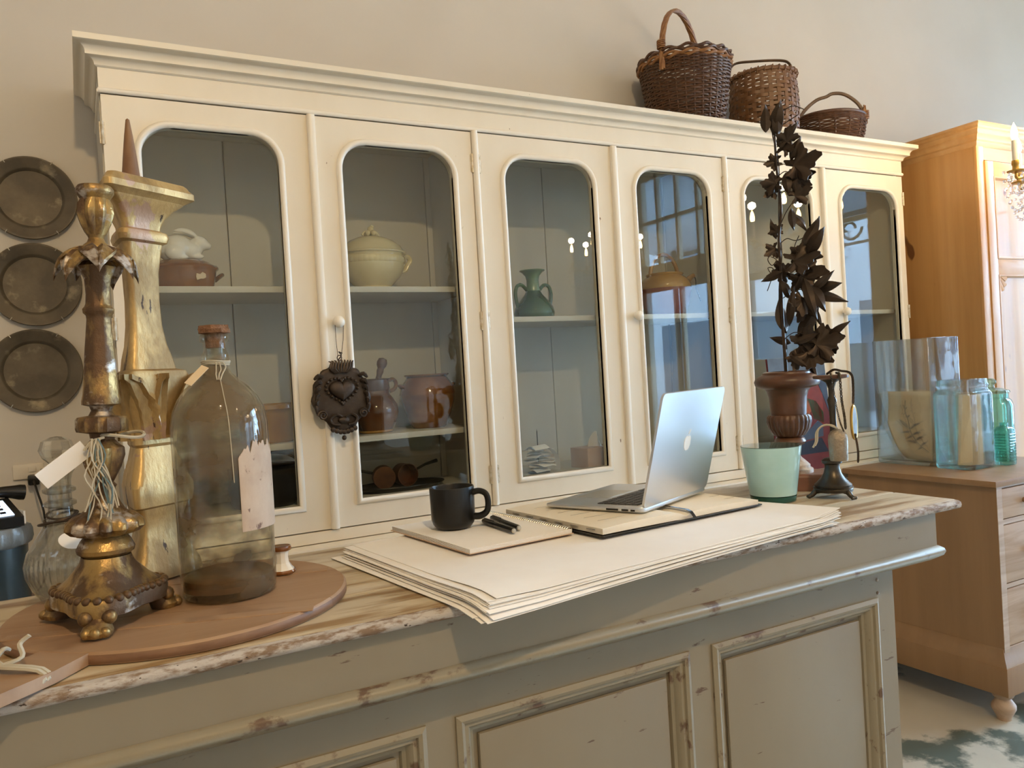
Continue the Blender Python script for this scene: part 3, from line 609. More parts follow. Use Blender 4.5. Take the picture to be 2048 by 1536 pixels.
# ---------------------------------------------------------------- cut glass decanter behind the candlestick
dc = thing('decanter', 'cut glass decanter with faceted stopper behind the carved candlestick', 'decanter', (-.1133, -.8585, BZ)); dc.scale = (KS, KS, KS)
flute = lambda r, z, a, i: r*(1+(.018*math.cos(36*a) if .012 < z < .075 else 0))
dp = [(.0, .0), (.026, .0), (.030, .003), (.038, .016), (.0455, .034), (.047, .048), (.042, .066), (.032, .082), (.022, .098), (.016, .112), (.0145, .125), (.0145, .158), (.0165, .166), (.020, .172), (.0205, .176)]
di = [(.017, .176), (.0125, .165), (.0115, .125), (.013, .112), (.018, .098), (.028, .082), (.038, .066), (.0435, .048), (.042, .034), (.034, .016), (.026, .007), (.0, .006)]
obj('glass_body', MB().lathe(dp+di, 72, fn=flute), M['clear'], dc)
for zz in (.128, .146): obj('neck_ring', MB().lathe([(.0145, zz-.005), (.020, zz-.002), (.020, zz+.002), (.0145, zz+.005)], 24), M['clear'], dc)
obj('stopper', MB().lathe([(.009, .160), (.0115, .176), (.009, .181), (.018, .190), (.022, .200), (.018, .212), (.008, .217), (.0, .218)], 10), M['clear'], dc, angle=10)
t2 = thing('cardboard_tag', 'round cream tag on dark cord hung on the decanter', 'tag', (-.1133, -.8585, BZ+.120))
obj('card', MB().lathe([(.0, -.0005), (.017, -.0005), (.017, .0005), (.0, .0005)], 24, sy=.7), M['paper'], t2, (.012, -.047, -.034), (1.1, .2, .3))
cd_ = MB()
for q in range(4): cd_.tube([((.0175+.0035*q)*math.cos(t), (.0175+.0035*q)*math.sin(t)*.95, -.004*q-.002+.005*math.sin(t+q)) for t in [2*PI*i/20 for i in range(20)]], .0016, 5, True)
cd_.tube(smoothpath([(.012, -.022, -.008), (.020, -.038, -.014), (.014, -.046, -.024)]), .0013, 5)
obj('cord', cd_, M['iron'], t2)
# small porcelain pot behind the bottle
pp = thing('porcelain_salt', 'little white and brown porcelain salt with flared foot behind the bottle', 'salt cellar', (.169, -.928, BZ)); pp.scale = (KS, KS, KS)
obj('body', MB().lathe([(.0, .001), (.017, .0), (.0185, .004), (.014, .009), (.0105, .015), (.0095, .024), (.011, .031), (.0135, .034), (.0125, .038), (.0, .036)], 10), M['white_cer'], pp, angle=20)
obj('painted_rim', MB().lathe([(.0138, .033), (.0146, .035), (.0138, .039), (.0125, .0392)], 20), M['brown_cer'], pp)
obj('painted_foot', MB().lathe([(.0178, .0003), (.0192, .003), (.0180, .0055)], 20), M['brown_cer'], pp)
# ---------------------------------------------------------------- stack of large paper sheets
PSX, PSY, PA = .343, -1.268, .105
ps = thing('paper_stack', 'thick stack of large curled white paper sheets hanging over the counter edge', 'paper', (PSX, PSY, CT), PA)
rp = random.Random(11); NS = 18
def sheet_fn(i, dx, dy, sw, sh, ra):
    ph = rp.uniform(0, 6)
    def fn(u, v):
        x, y = dx+u*sw, dy+v*sh
        x, y = x*math.cos(ra)-y*math.sin(ra), x*math.sin(ra)+y*math.cos(ra)
        z = .0012+i*.00085
        wy = PSY+x*math.sin(PA)+y*math.cos(PA)          # world y, to sag past the counter edge
        over = max(0.0, -1.206-wy); z -= over*over*2.2
        z += .0018*math.sin(x*9+ph)*max(0, 1-v*2.2)*(i/NS)**1.5*(1 if over <= 0 else .6)
        z += max(0, .0045*(i/NS)*(1-u*9))*max(0, 1-v*3) + max(0, .008*(i/NS)*(u-.93)/.07)*max(0, 1-v*1.8)
        return (x, y, max(z, .0012+i*.00085) if over <= 0 else z)
    return fn
for i in range(NS):
    top = i/NS
    f = sheet_fn(i, rp.uniform(-.020, .020)*(1.3-top)+top*.010, rp.uniform(-.020, .016)*(1.3-top)+top*.012, .715+rp.uniform(-.012, .012), .452+rp.uniform(-.01, .006), rp.uniform(-.012, .012))
    obj('sheet', MB().slab(f, 28, 14, .0007), M['paper'], ps, angle=80)
PZ = CT+.0012+NS*.00085+.0028
# ---------------------------------------------------------------- spiral notebook
nb = thing('spiral_notebook', 'open spiral bound notebook with blank white page under the black mug', 'notebook', (.430, -1.030, PZ), .09)
for i in range(5):
    obj('page', MB().slab(lambda u, v, i=i: (u*.198, v*.279, .0022+i*.0013+.0016*max(0, 1-u*7)*(i/4)*math.sin(v*3)), 10, 8, .0010), M['paper'], nb, angle=80)
obj('cover', MB().box(-.002, .200, -.002, .281, .0001, .0011), M['tissue'], nb, smooth=False)
coil = mesh('coil', MB().tube([(.1965+.0062*math.cos(t), 0, .0048+.0056*math.sin(t)) for t in [2*PI*i/14 for i in range(14)]], .0009, 5, True), M['wire'])
for k in range(44): obj('coil', coil, None, nb, (0, .006+k*.0062, 0))
NZ = PZ+.0080
# ---------------------------------------------------------------- black mug
mg = thing('coffee_mug', 'matte black coffee mug standing on the spiral notebook', 'mug', (.484, -.852, NZ+.0008))
obj('body', MB().lathe([(.0, .001), (.026, .0), (.031, .002), (.036, .008), (.0385, .016), (.0395, .070), (.0388, .0725), (.0372, .0725), (.0362, .070), (.0350, .018), (.030, .008), (.0, .006)], 48), M['black'], mg)
obj('handle', MB().tube(smoothpath([(.037, 0, .061), (.050, 0, .0635), (.0615, 0, .058), (.065, 0, .044), (.062, 0, .028), (.050, 0, .020), (.036, 0, .0195)], 5), .0048, 10, flat=1.35), M['black'], mg, rot=(0, 0, -.72))
obj('coffee', MB().lathe([(.0, .055), (.0355, .055), (.0355, .0555), (.0, .0555)], 32), M['sediment'], mg)
# ---------------------------------------------------------------- pens
for q, (x, y, a, lab) in enumerate(((.5375, -.919, -.035, 'black pen on the notebook lying nearer the mug'), (.5585, -.904, -.085, 'black pen on the notebook lying nearer the coil binding'))):
    p = thing('pen', lab, 'pen', (x, y, NZ+.0056), a+PI, 'pens on the notebook')
    obj('barrel', MB().lathe([(.0042, -.060), (.0048, -.056), (.005, .01), (.0048, .03)], 14), M['blackp'], p, rot=(PI/2, 0, 0))
    obj('cap', MB().lathe([(.0052, .012), (.0054, .015), (.0052, .055), (.0040, .061), (.0, .062)], 14), M['blackp'], p, rot=(PI/2, 0, 0))
    obj('clip', MB().box(-.0012, .0012, -.056, -.018, .0048, .0062, .0004), M['blackp'], p)
    obj('end_button', MB().lathe([(.0, -.0625), (.003, -.062), (.0042, -.060)], 12), M['wire'], p, rot=(PI/2, 0, 0))
# ---------------------------------------------------------------- open diary
bk = thing('open_diary', 'thick open diary with thumb tabs and dark ribbon under the laptop', 'book', (.647, -1.074, PZ), .075)
bw, bh = .187, .292
obj('cover', MB().box(-.004, 2*bw+.006, -.004, bh+.004, .0001, .0026, .0008), M['blackp'], bk)
def half(s, top):
    def fn(u, v): return (bw+s*bw*u, v*bh, .003+top*(1-.35*u**3)*min(1, .35+u*6)+(.002 if s < 0 else 0)*u)
    return fn
for s, n, th, lab in ((-1, 5, .0135, 'left'), (1, 5, .0115, 'right')):
    for i in range(n): obj('page_block', MB().slab(half(s, th*(i+1)/n), 14, 6, th/n*.92), M['page'], bk, angle=80)
tab = mesh('thumb_tab', MB().prism(arc(0, 0, .011, 0, PI, 8), lambda a, b, h: (b*.55, a, h), 0, .0008), M['ink'])
for k in range(6): obj('thumb_tab', tab, None, bk, (-.0035, .028+k*.045, .0098))
for s in (0, 1):
    for k in range(13):
        z = .0172 if s == 0 else .0150
        obj('ruled_line', MB().box(.03+s*(bw+.008), bw-.022+s*(bw+.012), .03+k*.019, .0304+k*.019, z-.0006-.0022*(s), z-.0003-.0022*(s)), M['ink'], bk, smooth=False) if k % 2 else None
obj('ribbon', MB().slab(lambda u, v: (bw+.004+.010*math.sin(u*2.4)+(v-.5)*.007, bh*.55-u*(bh*.55+.012), .0165-.013*max(0, u-.92)/.08), 16, 1, .0006), M['blackp'], bk)
BKZ = PZ+.0172
# ---------------------------------------------------------------- laptop
lp = thing('laptop', 'silver laptop open on the diary with its lid back towards us', 'laptop', (.757, -1.040, BKZ+.0016), .42)
lw_, ld = .262, .208
def rrect(w, d, r, n=5):
    return [(x, y) for cx, cy_, a in ((w-r, d-r, 0), (r, d-r, PI/2), (r, r, PI), (w-r, r, 1.5*PI)) for x, y in arc(cx, cy_, r, a, a+PI/2, n)]
fz = lambda a, b, h: (a, b, h)
bs = MB().rings([[(lw_/2+(x-lw_/2)*s, ld/2+(y-ld/2)*s, z+.0036*(1-y/ld)*t) for x, y in rrect(lw_, ld, .010)] for s, z, t in ((.97, .0, 0), (.995, .0025, 0), (1, .0055, 1), (.995, .0068, 1))])
base = obj('base', bs, M['alu'], lp, angle=40)
def deck(y): return .0069+.0036*(1-y/ld)
kb = MB().rings([[(x, y, deck(y)-.0004) for x, y in ((.02, .022), (lw_-.02, .022), (lw_-.02, .104), (.02, .104))], [(x, y, deck(y)+.0002) for x, y in ((.02, .022), (lw_-.02, .022), (lw_-.02, .104), (.02, .104))]])
obj('keyboard_tray', kb, M['alu_key'], base, smooth=False)
kmesh = mesh('key', MB().box(-.0072, .0072, -.0062, .0062, 0, .0012, .0004), M['key'])
smesh = mesh('space_key', MB().box(-.04, .04, -.0062, .0062, 0, .0012, .0004), M['key'])
sl = -math.atan(.0036/ld)
for r in range(6):
    y = .0285+r*.0140
    for k in range(13):
        if r == 5 and 4 <= k <= 8:
            if k == 6: obj('space_key', smesh, None, base, (lw_/2, y, deck(y)+.0002), (sl, 0, 0))
            continue
        obj('key', kmesh, None, base, (.0285+k*.01708, y, deck(y)+.0002), (sl, 0, 0))
obj('trackpad', MB().rings([[(x, y, deck(y)-.0003) for x, y in ((.085, .118), (lw_-.085, .118), (lw_-.085, .190), (.085, .190))], [(x, y, deck(y)+.0003) for x, y in ((.085, .118), (lw_-.085, .118), (lw_-.085, .190), (.085, .190))]]), M['alu_key'], base, smooth=False)
for y0, y1 in ((.050, .074), (.030, .043), (.017, .025)): obj('port', MB().box(-.0006, .002, y0, y1, .0030, .0062), M['blackp'], base, smooth=False)
for x, y in ((.02, .02), (lw_-.02, .02), (.02, ld-.02), (lw_-.02, ld-.02)): obj('rubber_foot', MB().lathe([(.006, -.0015), (.006, .0005)], 12, (x, y)), M['blackp'], base)
# lid: hinge along y=0, opened past vertical, leaning towards -y
lh = .203
lid = obj('lid', MB().prism(rrect(lw_, lh, .010), lambda a, b, h: (a, h, b), -.0045, 0.0), M['alu'], lp, (0, .004, .0095), (math.radians(14.5), 0, 0), angle=40)
obj('hinge_bar', MB().tube([(.03, .0, .0), (lw_-.03, .0, .0)], .0045, 10), M['blackp'], lp, (0, .006, .0095))
obj('screen', MB().box(.008, lw_-.008, .0001, .0008, .014, lh-.008), M['blackp'], lid, smooth=False)
# apple shaped emblem on the lid back
def lr(t):
    x = math.cos(t); y = math.sin(t)
    return x, y
ap = []
for i in range(40):
    t = PI/2+2*PI*i/40; x, y = math.cos(t), math.sin(t)
    r = 1.0 - .16*math.exp(-((abs((t-PI/2+PI) % (2*PI)-PI))/.28)**2) - .07*math.exp(-((abs((t+PI/2+PI) % (2*PI)-PI))/.25)**2)
    px_, py_ = .0135*r*x*(1.0 if y > 0 else 1-.12*abs(y)), .0148*r*y
    bxx = px_+.0178; byy = py_-.002     # bite on the side seen at right
    if bxx*bxx+byy*byy < .0068**2:
        s = .0068/math.hypot(bxx, byy); px_, py_ = bxx*s-.0178, byy*s+.002
    ap.append((px_, py_))
emb = MB().prism([(-x, z) for x, z in ap], lambda a, b, h: (lw_/2+a, h, .104+b), -.0052, -.0044)
lfp = [(0, 0), (.003, .001), (.0062, .0045), (.0068, .0092), (.0032, .0072), (.0004, .0038)]
emb.prism(lfp, lambda a, b, h: (lw_/2+a, h, .104+.0162+b), -.0052, -.0044)
obj('emblem', emb, M['logo'], lid, smooth=False, label='pale apple shaped emblem')
# ---------------------------------------------------------------- turquoise tumbler
tb = thing('glass_tumbler', 'cloudy turquoise glass tumbler with dark green base', 'tumbler', (1.158, -.952, CT+.0005))
obj('bowl', MB().lathe([(.0, .013), (.0440, .013), (.0465, .014), (.0600, .110), (.0602, .1125), (.0590, .1125), (.0575, .109), (.0435, .018), (.0, .0165)], 56), M['tumbler'], tb)
obj('base', MB().lathe([(.0, .0), (.0425, .0), (.0450, .002), (.0463, .0125), (.0, .0127)], 56), M['tumbler_f'], tb)
obj('rim', MB().lathe([(.0588, .1126), (.0604, .1126), (.0604, .1142), (.0588, .1142)], 56), M['clear'], tb)
# ---------------------------------------------------------------- turned wooden urn on block
un = thing('wooden_urn', 'turned brown wooden urn with gadrooned belly on a red brown block', 'urn', (1.307, -.868, CT), -.83)
obj('block', MB().rings([[(x*s, y*s, z) for x, y in ((-.088, -.052), (.088, -.052), (.088, .052), (-.088, .052))] for s, z in ((1, .0003), (1.0, .030), (.97, .034), (.90, .036))]), M['mahog'], un, smooth=False)
obj('foot', MB().lathe([(.046, .036), (.046, .044), (.040, .048), (.040, .053), (.033, .060), (.024, .068), (.018, .076)], 32), M['urn_foot'], un)
obj('stem', MB().lathe([(.020, .074), (.017, .085), (.019, .094), (.030, .099), (.034, .105), (.031, .112), (.024, .116)], 32), M['urn'], un)
obj('gadrooned_belly', MB().lathe([(.024, .114), (.034, .120), (.044, .135), (.0475, .150), (.0465, .160), (.0425, .165), (.038, .165)], 120, fn=lambda r, z, a, i: r*(1+(.055*(abs(math.sin(12*a))-.6) if 1 <= i <= 4 else 0))), M['urn'], un)
obj('bowl', MB().lathe([(.038, .163), (.0395, .185), (.041, .205), (.045, .218), (.050, .224), (.0625, .2265), (.0685, .232), (.0705, .240), (.067, .248), (.057, .254), (.052, .256), (.051, .260), (.045, .262), (.043, .259), (.040, .240), (.036, .20), (.030, .17), (.0, .168)], 48), M['urn'], un)
obj('soil', MB().lathe([(.0, .222), (.0385, .222), (.0385, .226), (.0, .228)], 24), M['sediment'], un)
# ---------------------------------------------------------------- metal vine in the urn
vn = thing('metal_vine', 'spray of dark wrought metal leaves and tendrils standing in the wooden urn', 'ornament', (1.307, -.868, CT+.226), -.824)
VS = 888.0
def vp(px, py, d=0.0): return ((px-1566+(745-py)*.050)/VS, d, .034+(745-py)/VS)
stem = smoothpath([(0, 0, .0)]+[vp(*q) for q in ((1563,700,.0),(1558,620,.006),(1556,540,.0),(1553,480,-.004),(1557,420,.0),(1550,350,.004),(1546,290,.0),(1545,255,0),(1543,232,0))], 4)
obj('stem', MB().tube(stem, [.0042-.0022*i/len(stem) for i in range(len(stem))], 8), M['iron'], vn)
obj('stem', MB().tube([(p[0]+.005*math.cos(i*.6), p[1]+.005*math.sin(i*.6), p[2]) for i, p in enumerate(stem[4:])], .0012, 6), M['iron'], vn)
rv = random.Random(21)
def lance(L, w, curl, th=.0011):
    return MB().slab(lambda u, v: (u*L, (v-.5)*w*(math.sin(PI*u**.8) if 0 < u < 1 else .02), curl*L*math.sin(u*PI*.7)+.10*w*(math.cos((v-.5)*2*PI)+1)), 10, 4, th)
def lobed(R, k=5, th=.0012, seed=0):
    r_ = random.Random(seed); N = 60; vs = [(.1*R, 0, 0)]; m = MB()
    for j, s in ((1, .5), (2, 1.0)):
        for i in range(N):
            a = -PI+2*PI*i/N; rr = R*(.74+.17*math.cos(k*a)+.07*math.cos(3*k*a+1))*(.80+.20*math.cos(a))
            if abs(a) > 2.75: rr *= .35
            vs.append((.25*R+rr*s*math.cos(a), rr*s*math.sin(a), (.10*R*math.cos(k*a)+.16*R*math.sin(1.4*a+seed))*s*s))
    fs = [(0, 1+i, 1+(i+1) % N) for i in range(N)] + [(1+i, 1+N+i, 1+N+(i+1) % N, 1+(i+1) % N) for i in range(N)]
    n = len(vs); bot = [(x, y, z-th) for x, y, z in vs]
    fs2 = [tuple(n+t for t in reversed(f)) for f in fs] + [(1+N+i, n+1+N+i, n+1+N+(i+1) % N, 1+N+(i+1) % N) for i in range(N)]
    return m.add(vs+bot, fs+fs2)
LOB = [mesh('leaf', lobed(.03, 5, seed=s), M['iron']) for s in range(4)]
LAN = [mesh('leaf', lance(.05, w, c), M['iron']) for w, c in ((.014, .12), (.020, .25), (.011, .35), (.018, -.2))]
def leaf(px, py, size, ang, kind, d=None, tilt=None):
    d = rv.uniform(-.022, .018) if d is None else d
    me = (LOB if kind == 'b' else LAN)[rv.randrange(4)]
    o = obj('leaf', me, None, vn, vp(px, py, d))
    a = math.radians(ang)
    X_ = Vector((math.cos(a), rv.uniform(-.35, .25), math.sin(a))).normalized()
    nrm = Vector((rv.uniform(-.4, .4), -1, rv.uniform(-.3, .5))); Y_ = nrm.cross(X_).normalized(); Z_ = X_.cross(Y_)
    s = 1.28*size/VS/(.046 if kind == 'b' else .05)
    o.rotation_mode = 'QUATERNION'; o.rotation_quaternion = Matrix((X_, Y_, Z_)).transposed().to_quaternion(); o.scale = (s, s, s)
for q in ((1529,272,46,88,'l'),(1544,275,52,74,'l'),(1551,280,46,82,'l'),(1556,300,42,48,'l'),(1560,312,34,60,'b'),(1568,300,36,80,'b'),(1553,325,30,190,'b'),(1575,330,36,60,'l'),(1575,345,62,10,'b'),(1588,352,44,-70,'b'),(1590,365,40,-95,'b'),
          (1552,372,36,175,'b'),(1546,378,28,215,'b'),(1566,352,38,-85,'l'),(1580,405,38,25,'b'),(1588,398,30,60,'l'),(1576,425,34,-85,'l'),(1572,430,40,-60,'l'),(1552,470,26,120,'b'),(1549,495,30,215,'b'),(1548,480,34,100,'l'),
          (1600,498,46,62,'l'),(1602,520,42,85,'l'),(1575,530,60,10,'b'),(1585,545,62,-10,'b'),(1598,530,50,70,'b'),(1572,545,44,190,'b'),(1590,555,46,-60,'b'),(1606,520,50,55,'l'),(1560,548,36,200,'l'),
          (1598,560,70,-75,'l'),(1603,575,56,-65,'l'),(1608,592,58,-20,'l'),(1612,590,44,40,'l'),(1618,586,42,8,'l'),(1598,598,44,-95,'b'),(1602,612,40,-110,'b'),(1612,610,42,-70,'l'),(1572,600,36,120,'l'),(1572,655,60,78,'l'),(1566,668,54,95,'l'),
          (1588,676,58,55,'l'),(1580,690,40,20,'l'),(1585,695,66,0,'b'),(1600,705,60,-25,'b'),(1615,695,58,10,'b'),(1632,690,46,15,'b'),(1640,684,44,32,'l'),(1600,708,44,-65,'l'),(1575,688,36,160,'l'),(1590,712,36,-110,'b'),(1572,712,34,-40,'l')):
    leaf(*q)
for path in (((1556,455),(1566,430),(1580,412),(1590,404)), ((1556,490),(1568,482),(1585,486),(1604,480),(1620,462)), ((1556,505),(1540,508),(1532,520),(1540,532),(1548,522),(1538,515)), ((1556,560),(1538,548),(1532,535),(1542,538),(1538,560),(1531,582)),
             ((1550,300),(1560,282),(1572,284),(1578,300)), ((1550,360),(1565,352),(1580,360)), ((1558,600),(1575,590),(1592,584),(1612,590)), ((1562,680),(1580,668),(1600,672),(1630,676)), ((1543,240),(1548,222),(1562,212)), ((1546,250),(1560,232),(1580,226),(1600,232)), ((1548,262),(1570,250),(1590,240)),
             ((1590,480),(1582,500),(1590,512),(1602,500)), ((1552,380),(1562,372),(1570,380),(1560,392),(1552,384))):
    obj('tendril', MB().tube(smoothpath([vp(px, py, rv.uniform(-.012, .012)) for px, py in path], 5), .0011, 5), M['iron'], vn)
# ---------------------------------------------------------------- bronze stand with chains
sd = thing('bronze_stand', 'small dark bronze stand on paw feet with slim column and flat top', 'stand', (1.266, -1.012, CT), .4)
obj('base', MB().lathe([(.030, .012), (.0375, .013), (.0385, .019), (.0360, .023), (.0365, .027), (.031, .032), (.0235, .040), (.0175, .050), (.0145, .062), (.0150, .068), (.0195, .071), (.0200, .076), (.016, .080), (.010, .082)], 40), M['bronze'], sd)
obj('bead_band', MB().lathe([(.0372, .020), (.0392, .0215), (.0372, .023)], 72, fn=lambda r, z, a, i: r*(1+(.02*math.cos(36*a) if i == 1 else 0))), M['bronze'], sd)
for k in range(3):
    a = -2.0+2*PI*k/3
    pw = MB().tube(smoothpath([(.026, 0, .016), (.036, 0, .014), (.043, 0, .007), (.049, 0, .0042)], 3), [.006,.0062,.006,.0058,.0056,.0052,.005,.0045,.0042,.004], 10)
    for q in (-1, 0, 1): pw.sphere((.0505, q*.0045, .0036), .0034, 8, 5)
    obj('paw_foot', pw, M['bronze'], sd, rot=(0, 0, a))
obj('column', MB().lathe([(.009, .080), (.0095, .10), (.0075, .13), (.0062, .16), (.0068, .185), (.0095, .200), (.0060, .208), (.0060, .224), (.010, .236), (.022, .244)], 20, (-.004, -.008)), M['bronze'], sd)
obj('top_plate', MB().lathe([(.024, .243), (.034, .245), (.035, .249), (.033, .2515), (.0, .2515)], 32, (-.004, -.008)), M['urn'], sd)
sc_ = thing('silver_case', 'worn engraved silver thimble shaped case with cord in front of the column', 'case', (1.266, -1.012, CT+.0765), -.82)
obj('case_body', MB().lathe([(.0165, .002), (.0175, .004), (.0190, .045), (.0180, .054), (.0130, .062), (.0050, .066), (.0, .0665)], 32, (.012, -.030), sy=.72), M['silver'], sc_)
obj('cord', MB().tube(smoothpath([(.012, -.030, .066), (.002, -.030, .074), (-.016, -.030, .073), (-.028, -.032, .060), (-.030, -.032, .042), (-.036, -.033, .030)], 4), .0022, 6).tube(smoothpath([(.012, -.032, .067), (-.008, -.034, .076), (-.024, -.034, .066), (-.027, -.034, .044), (-.032, -.036, .034)], 4), .0018, 6), M['string'], sc_)
def chain(name, label, path, link, m_, r=.0009):
    P = smoothpath(path, 8); L_ = 0; pts = [Vector(P[0])]
    for i in range(1, len(P)):
        a, b_ = Vector(P[i-1]), Vector(P[i]); seg = (b_-a).length
        n_ = max(1, int(seg/link)); pts += [a+(b_-a)*(j+1)/n_ for j in range(n_)]
    mb = MB()
    for i in range(len(pts)-1):
        d_ = (pts[i+1]-pts[i]);  d_ = d_.normalized() if d_.length > 1e-6 else Vector((0,0,1)); s_ = d_.orthogonal().normalized(); s_ = (s_ if i % 2 else d_.cross(s_))
        c0 = (pts[i]+pts[i+1])/2
        mb.tube([c0+d_*(link*.75*math.cos(t))+s_*(link*.42*math.sin(t)) for t in [2*PI*j/8 for j in range(8)]], r, 4, True)
    o = obj(name, mb, m_, None, (1.2655, -1.021, CT), (0, 0, -.82)); tag(o, label, 'necklace', 'chains on the bronze stand'); return o
chain('chain_necklace', 'fine dark chain hanging down the left of the bronze column', [(-.002, -.030, .2545), (-.001, -.0375, .249), (.004, -.0385, .20), (.010, -.040, .16), (.016, -.041, .140)], .0035, M['bronze'])
chain('bead_necklace', 'chain of larger round links hanging before the bronze column', [(.010, -.026, .2555), (.0145, -.036, .249), (.016, -.038, .20), (.019, -.040, .17), (.020, -.041, .146)], .0048, M['bronze'], .0014)
chain('rope_necklace', 'dark chain draped over the right rim of the bronze stand top', [(-.006, -.012, .2550), (.006, -.016, .262), (.020, -.014, .2585), (.033, -.014, .2555), (.0395, -.014, .246), (.040, -.014, .22), (.0385, -.014, .194)], .0046, M['iron'], .0013)
chain('loop_chain', 'short dark chain hanging beside the silver case', [(.038, -.030, .130), (.040, -.034, .112), (.041, -.036, .095), (.040, -.036, .078)], .0042, M['iron'], .0011)
om = thing('oval_locket', 'oval gilt rimmed locket hanging on the right of the bronze stand', 'locket', (1.292, -1.050, CT+.153), .42)
obj('rim', MB().tube([(.019*math.sin(t), 0, .033*math.cos(t)) for t in [2*PI*i/32 for i in range(32)]], .0028, 8, True), M['gold'], om)
obj('back', MB().lathe([(.0, -.002), (.018, -.002), (.018, .002), (.0, .003)], 28, sy=1.75), M['iron'], om, rot=(PI/2, 0, 0))
obj('loop', MB().tube([(.004*math.sin(t), 0, .0385+.004*math.cos(t)) for t in [2*PI*i/12 for i in range(12)]], .0009, 5, True), M['gold'], om)
# ---------------------------------------------------------------- things on the cabinet shelves
S1, S2, S3, S0 = 1.4875, 1.0625, 1.3925, .8855
rt = thing('rabbit_tureen', 'brown oval game dish with white china rabbit on its lid', 'tureen', (.180, .150, S1)); rt.scale = (1.08, 1.08, 1.08)
obj('dish', MB().lathe([(.0, .0), (.066, .0), (.070, .003), (.075, .030), (.078, .046), (.080, .050), (.0, .050)], 40, sy=.72), M['brown_cer'], rt)
obj('lid', MB().lathe([(.082, .050), (.084, .055), (.080, .060), (.070, .064), (.062, .070), (.052, .074), (.0, .076)], 40, sy=.72, fn=lambda r, z, a, i: r*(1+(.015*math.cos(20*a) if i in (1, 2) else 0))), M['brown_cer'], rt)
for s in (-1, 1): obj('handle', MB().tube([(s*.076+s*.016*math.sin(t), -.02+.040*t/PI, .028+.012*math.sin(t)) for t in [PI*i/10 for i in range(11)]], .0055, 8), M['brown_dk'], rt)
obj('chip', MB().lathe([(.0, .0), (.011, .0), (.010, .0012), (.0, .0016)], 9, fn=lambda r, z, a, i: r*(1+.35*math.sin(2*a+.5)+.2*math.sin(5*a))), M['chip'], rt, (.034, -.0522, .030), (1.45, .25, .2))
rbm = MB()
for c_, r, sx, sy, sz in (((-.012, 0, .107), .034, 1.25, .95, .95), ((-.026, 0, .100), .030, 1.0, 1.0, .95), ((.018, 0, .100), .026, 1.2, .95, .95), ((.042, 0, .118), .0195, 1.15, .95, 1.0), ((.058, 0, .113), .0115, 1.1, 1, .95),
                         ((-.056, 0, .092), .011, 1, 1, 1), ((-.018, -.024, .092), .021, 1.15, .6, .95), ((-.018, .024, .092), .021, 1.15, .6, .95), ((.034, -.014, .084), .009, 1.9, .8, .8), ((.034, .014, .084), .009, 1.9, .8, .8), ((-.004, -.026, .080), .008, 2.1, .8, .8), ((-.004, .026, .080), .008, 2.1, .8, .8), ((.052, -.012, .128), .0035, 1, 1, 1), ((.052, .012, .128), .0035, 1, 1, 1)):
    rbm.sphere(c_, r, 16, 10, sx, sy, sz)
for s in (-1, 1): rbm.tube(smoothpath([(.036, s*.008, .134), (.022, s*.013, .143), (.002, s*.016, .148), (-.018, s*.017, .146)], 4), [.004,.006,.0075,.0085,.009,.0092,.009,.0085,.008,.007,.0055,.004,.002], 10, flat=.6)
rabbit = obj('rabbit', rbm, M['white_cer'], rt)
md = rabbit.modifiers.new('merge', 'REMESH'); md.mode = 'VOXEL'; md.voxel_size = .0022; md.use_smooth_shade = True
sm = rabbit.modifiers.new('smooth', 'SMOOTH'); sm.factor = .5; sm.iterations = 6

ct = thing('soup_tureen', 'cream lidded soup tureen with floral knob and shell handles', 'tureen', (.715, .165, S1))
obj('bowl', MB().lathe([(.0, .0), (.056, .0), (.060, .006), (.054, .012), (.062, .020), (.084, .042), (.096, .066), (.099, .088), (.097, .104), (.101, .110), (.0, .110)], 48, sy=.86), M['cream_cer'], ct)
obj('relief_band', MB().lathe([(.0965, .078), (.1005, .083), (.1005, .096), (.0965, .101)], 120, sy=.86, fn=lambda r, z, a, i: r*(1+(.010*math.cos(40*a) if i in (1, 2) else 0))), M['cream_cer'], ct)
obj('lid', MB().lathe([(.104, .110), (.105, .114), (.098, .118), (.088, .134), (.068, .150), (.044, .160), (.020, .165), (.0, .167)], 64, sy=.86, fn=lambda r, z, a, i: r*(1+(.012*(abs(math.sin(4*a))-.5) if 2 <= i <= 5 else 0))), M['cream_cer'], ct)
kn = MB()
for k in range(5): kn.sphere((.014*math.cos(k*1.257), .014*math.sin(k*1.257), .174), .0085, 8, 5)
kn.sphere((0, 0, .185), .0105, 10, 6).sphere((.006, .003, .194), .0065, 8, 5).tube(smoothpath([(-.026, 0, .168), (-.018, 0, .178), (0, 0, .180), (.018, .003, .178), (.028, .002, .168)], 3), .004, 6)
obj('flower_knob', kn, M['cream_cer'], ct)
for s in (-1, 1): obj('handle', MB().tube(smoothpath([(s*.092, 0, .098), (s*.112, 0, .106), (s*.122, 0, .094), (s*.112, 0, .078), (s*.104, 0, .064), (s*.092, 0, .060)], 4), .0055, 8, flat=1.4), M['cream_cer'], ct)

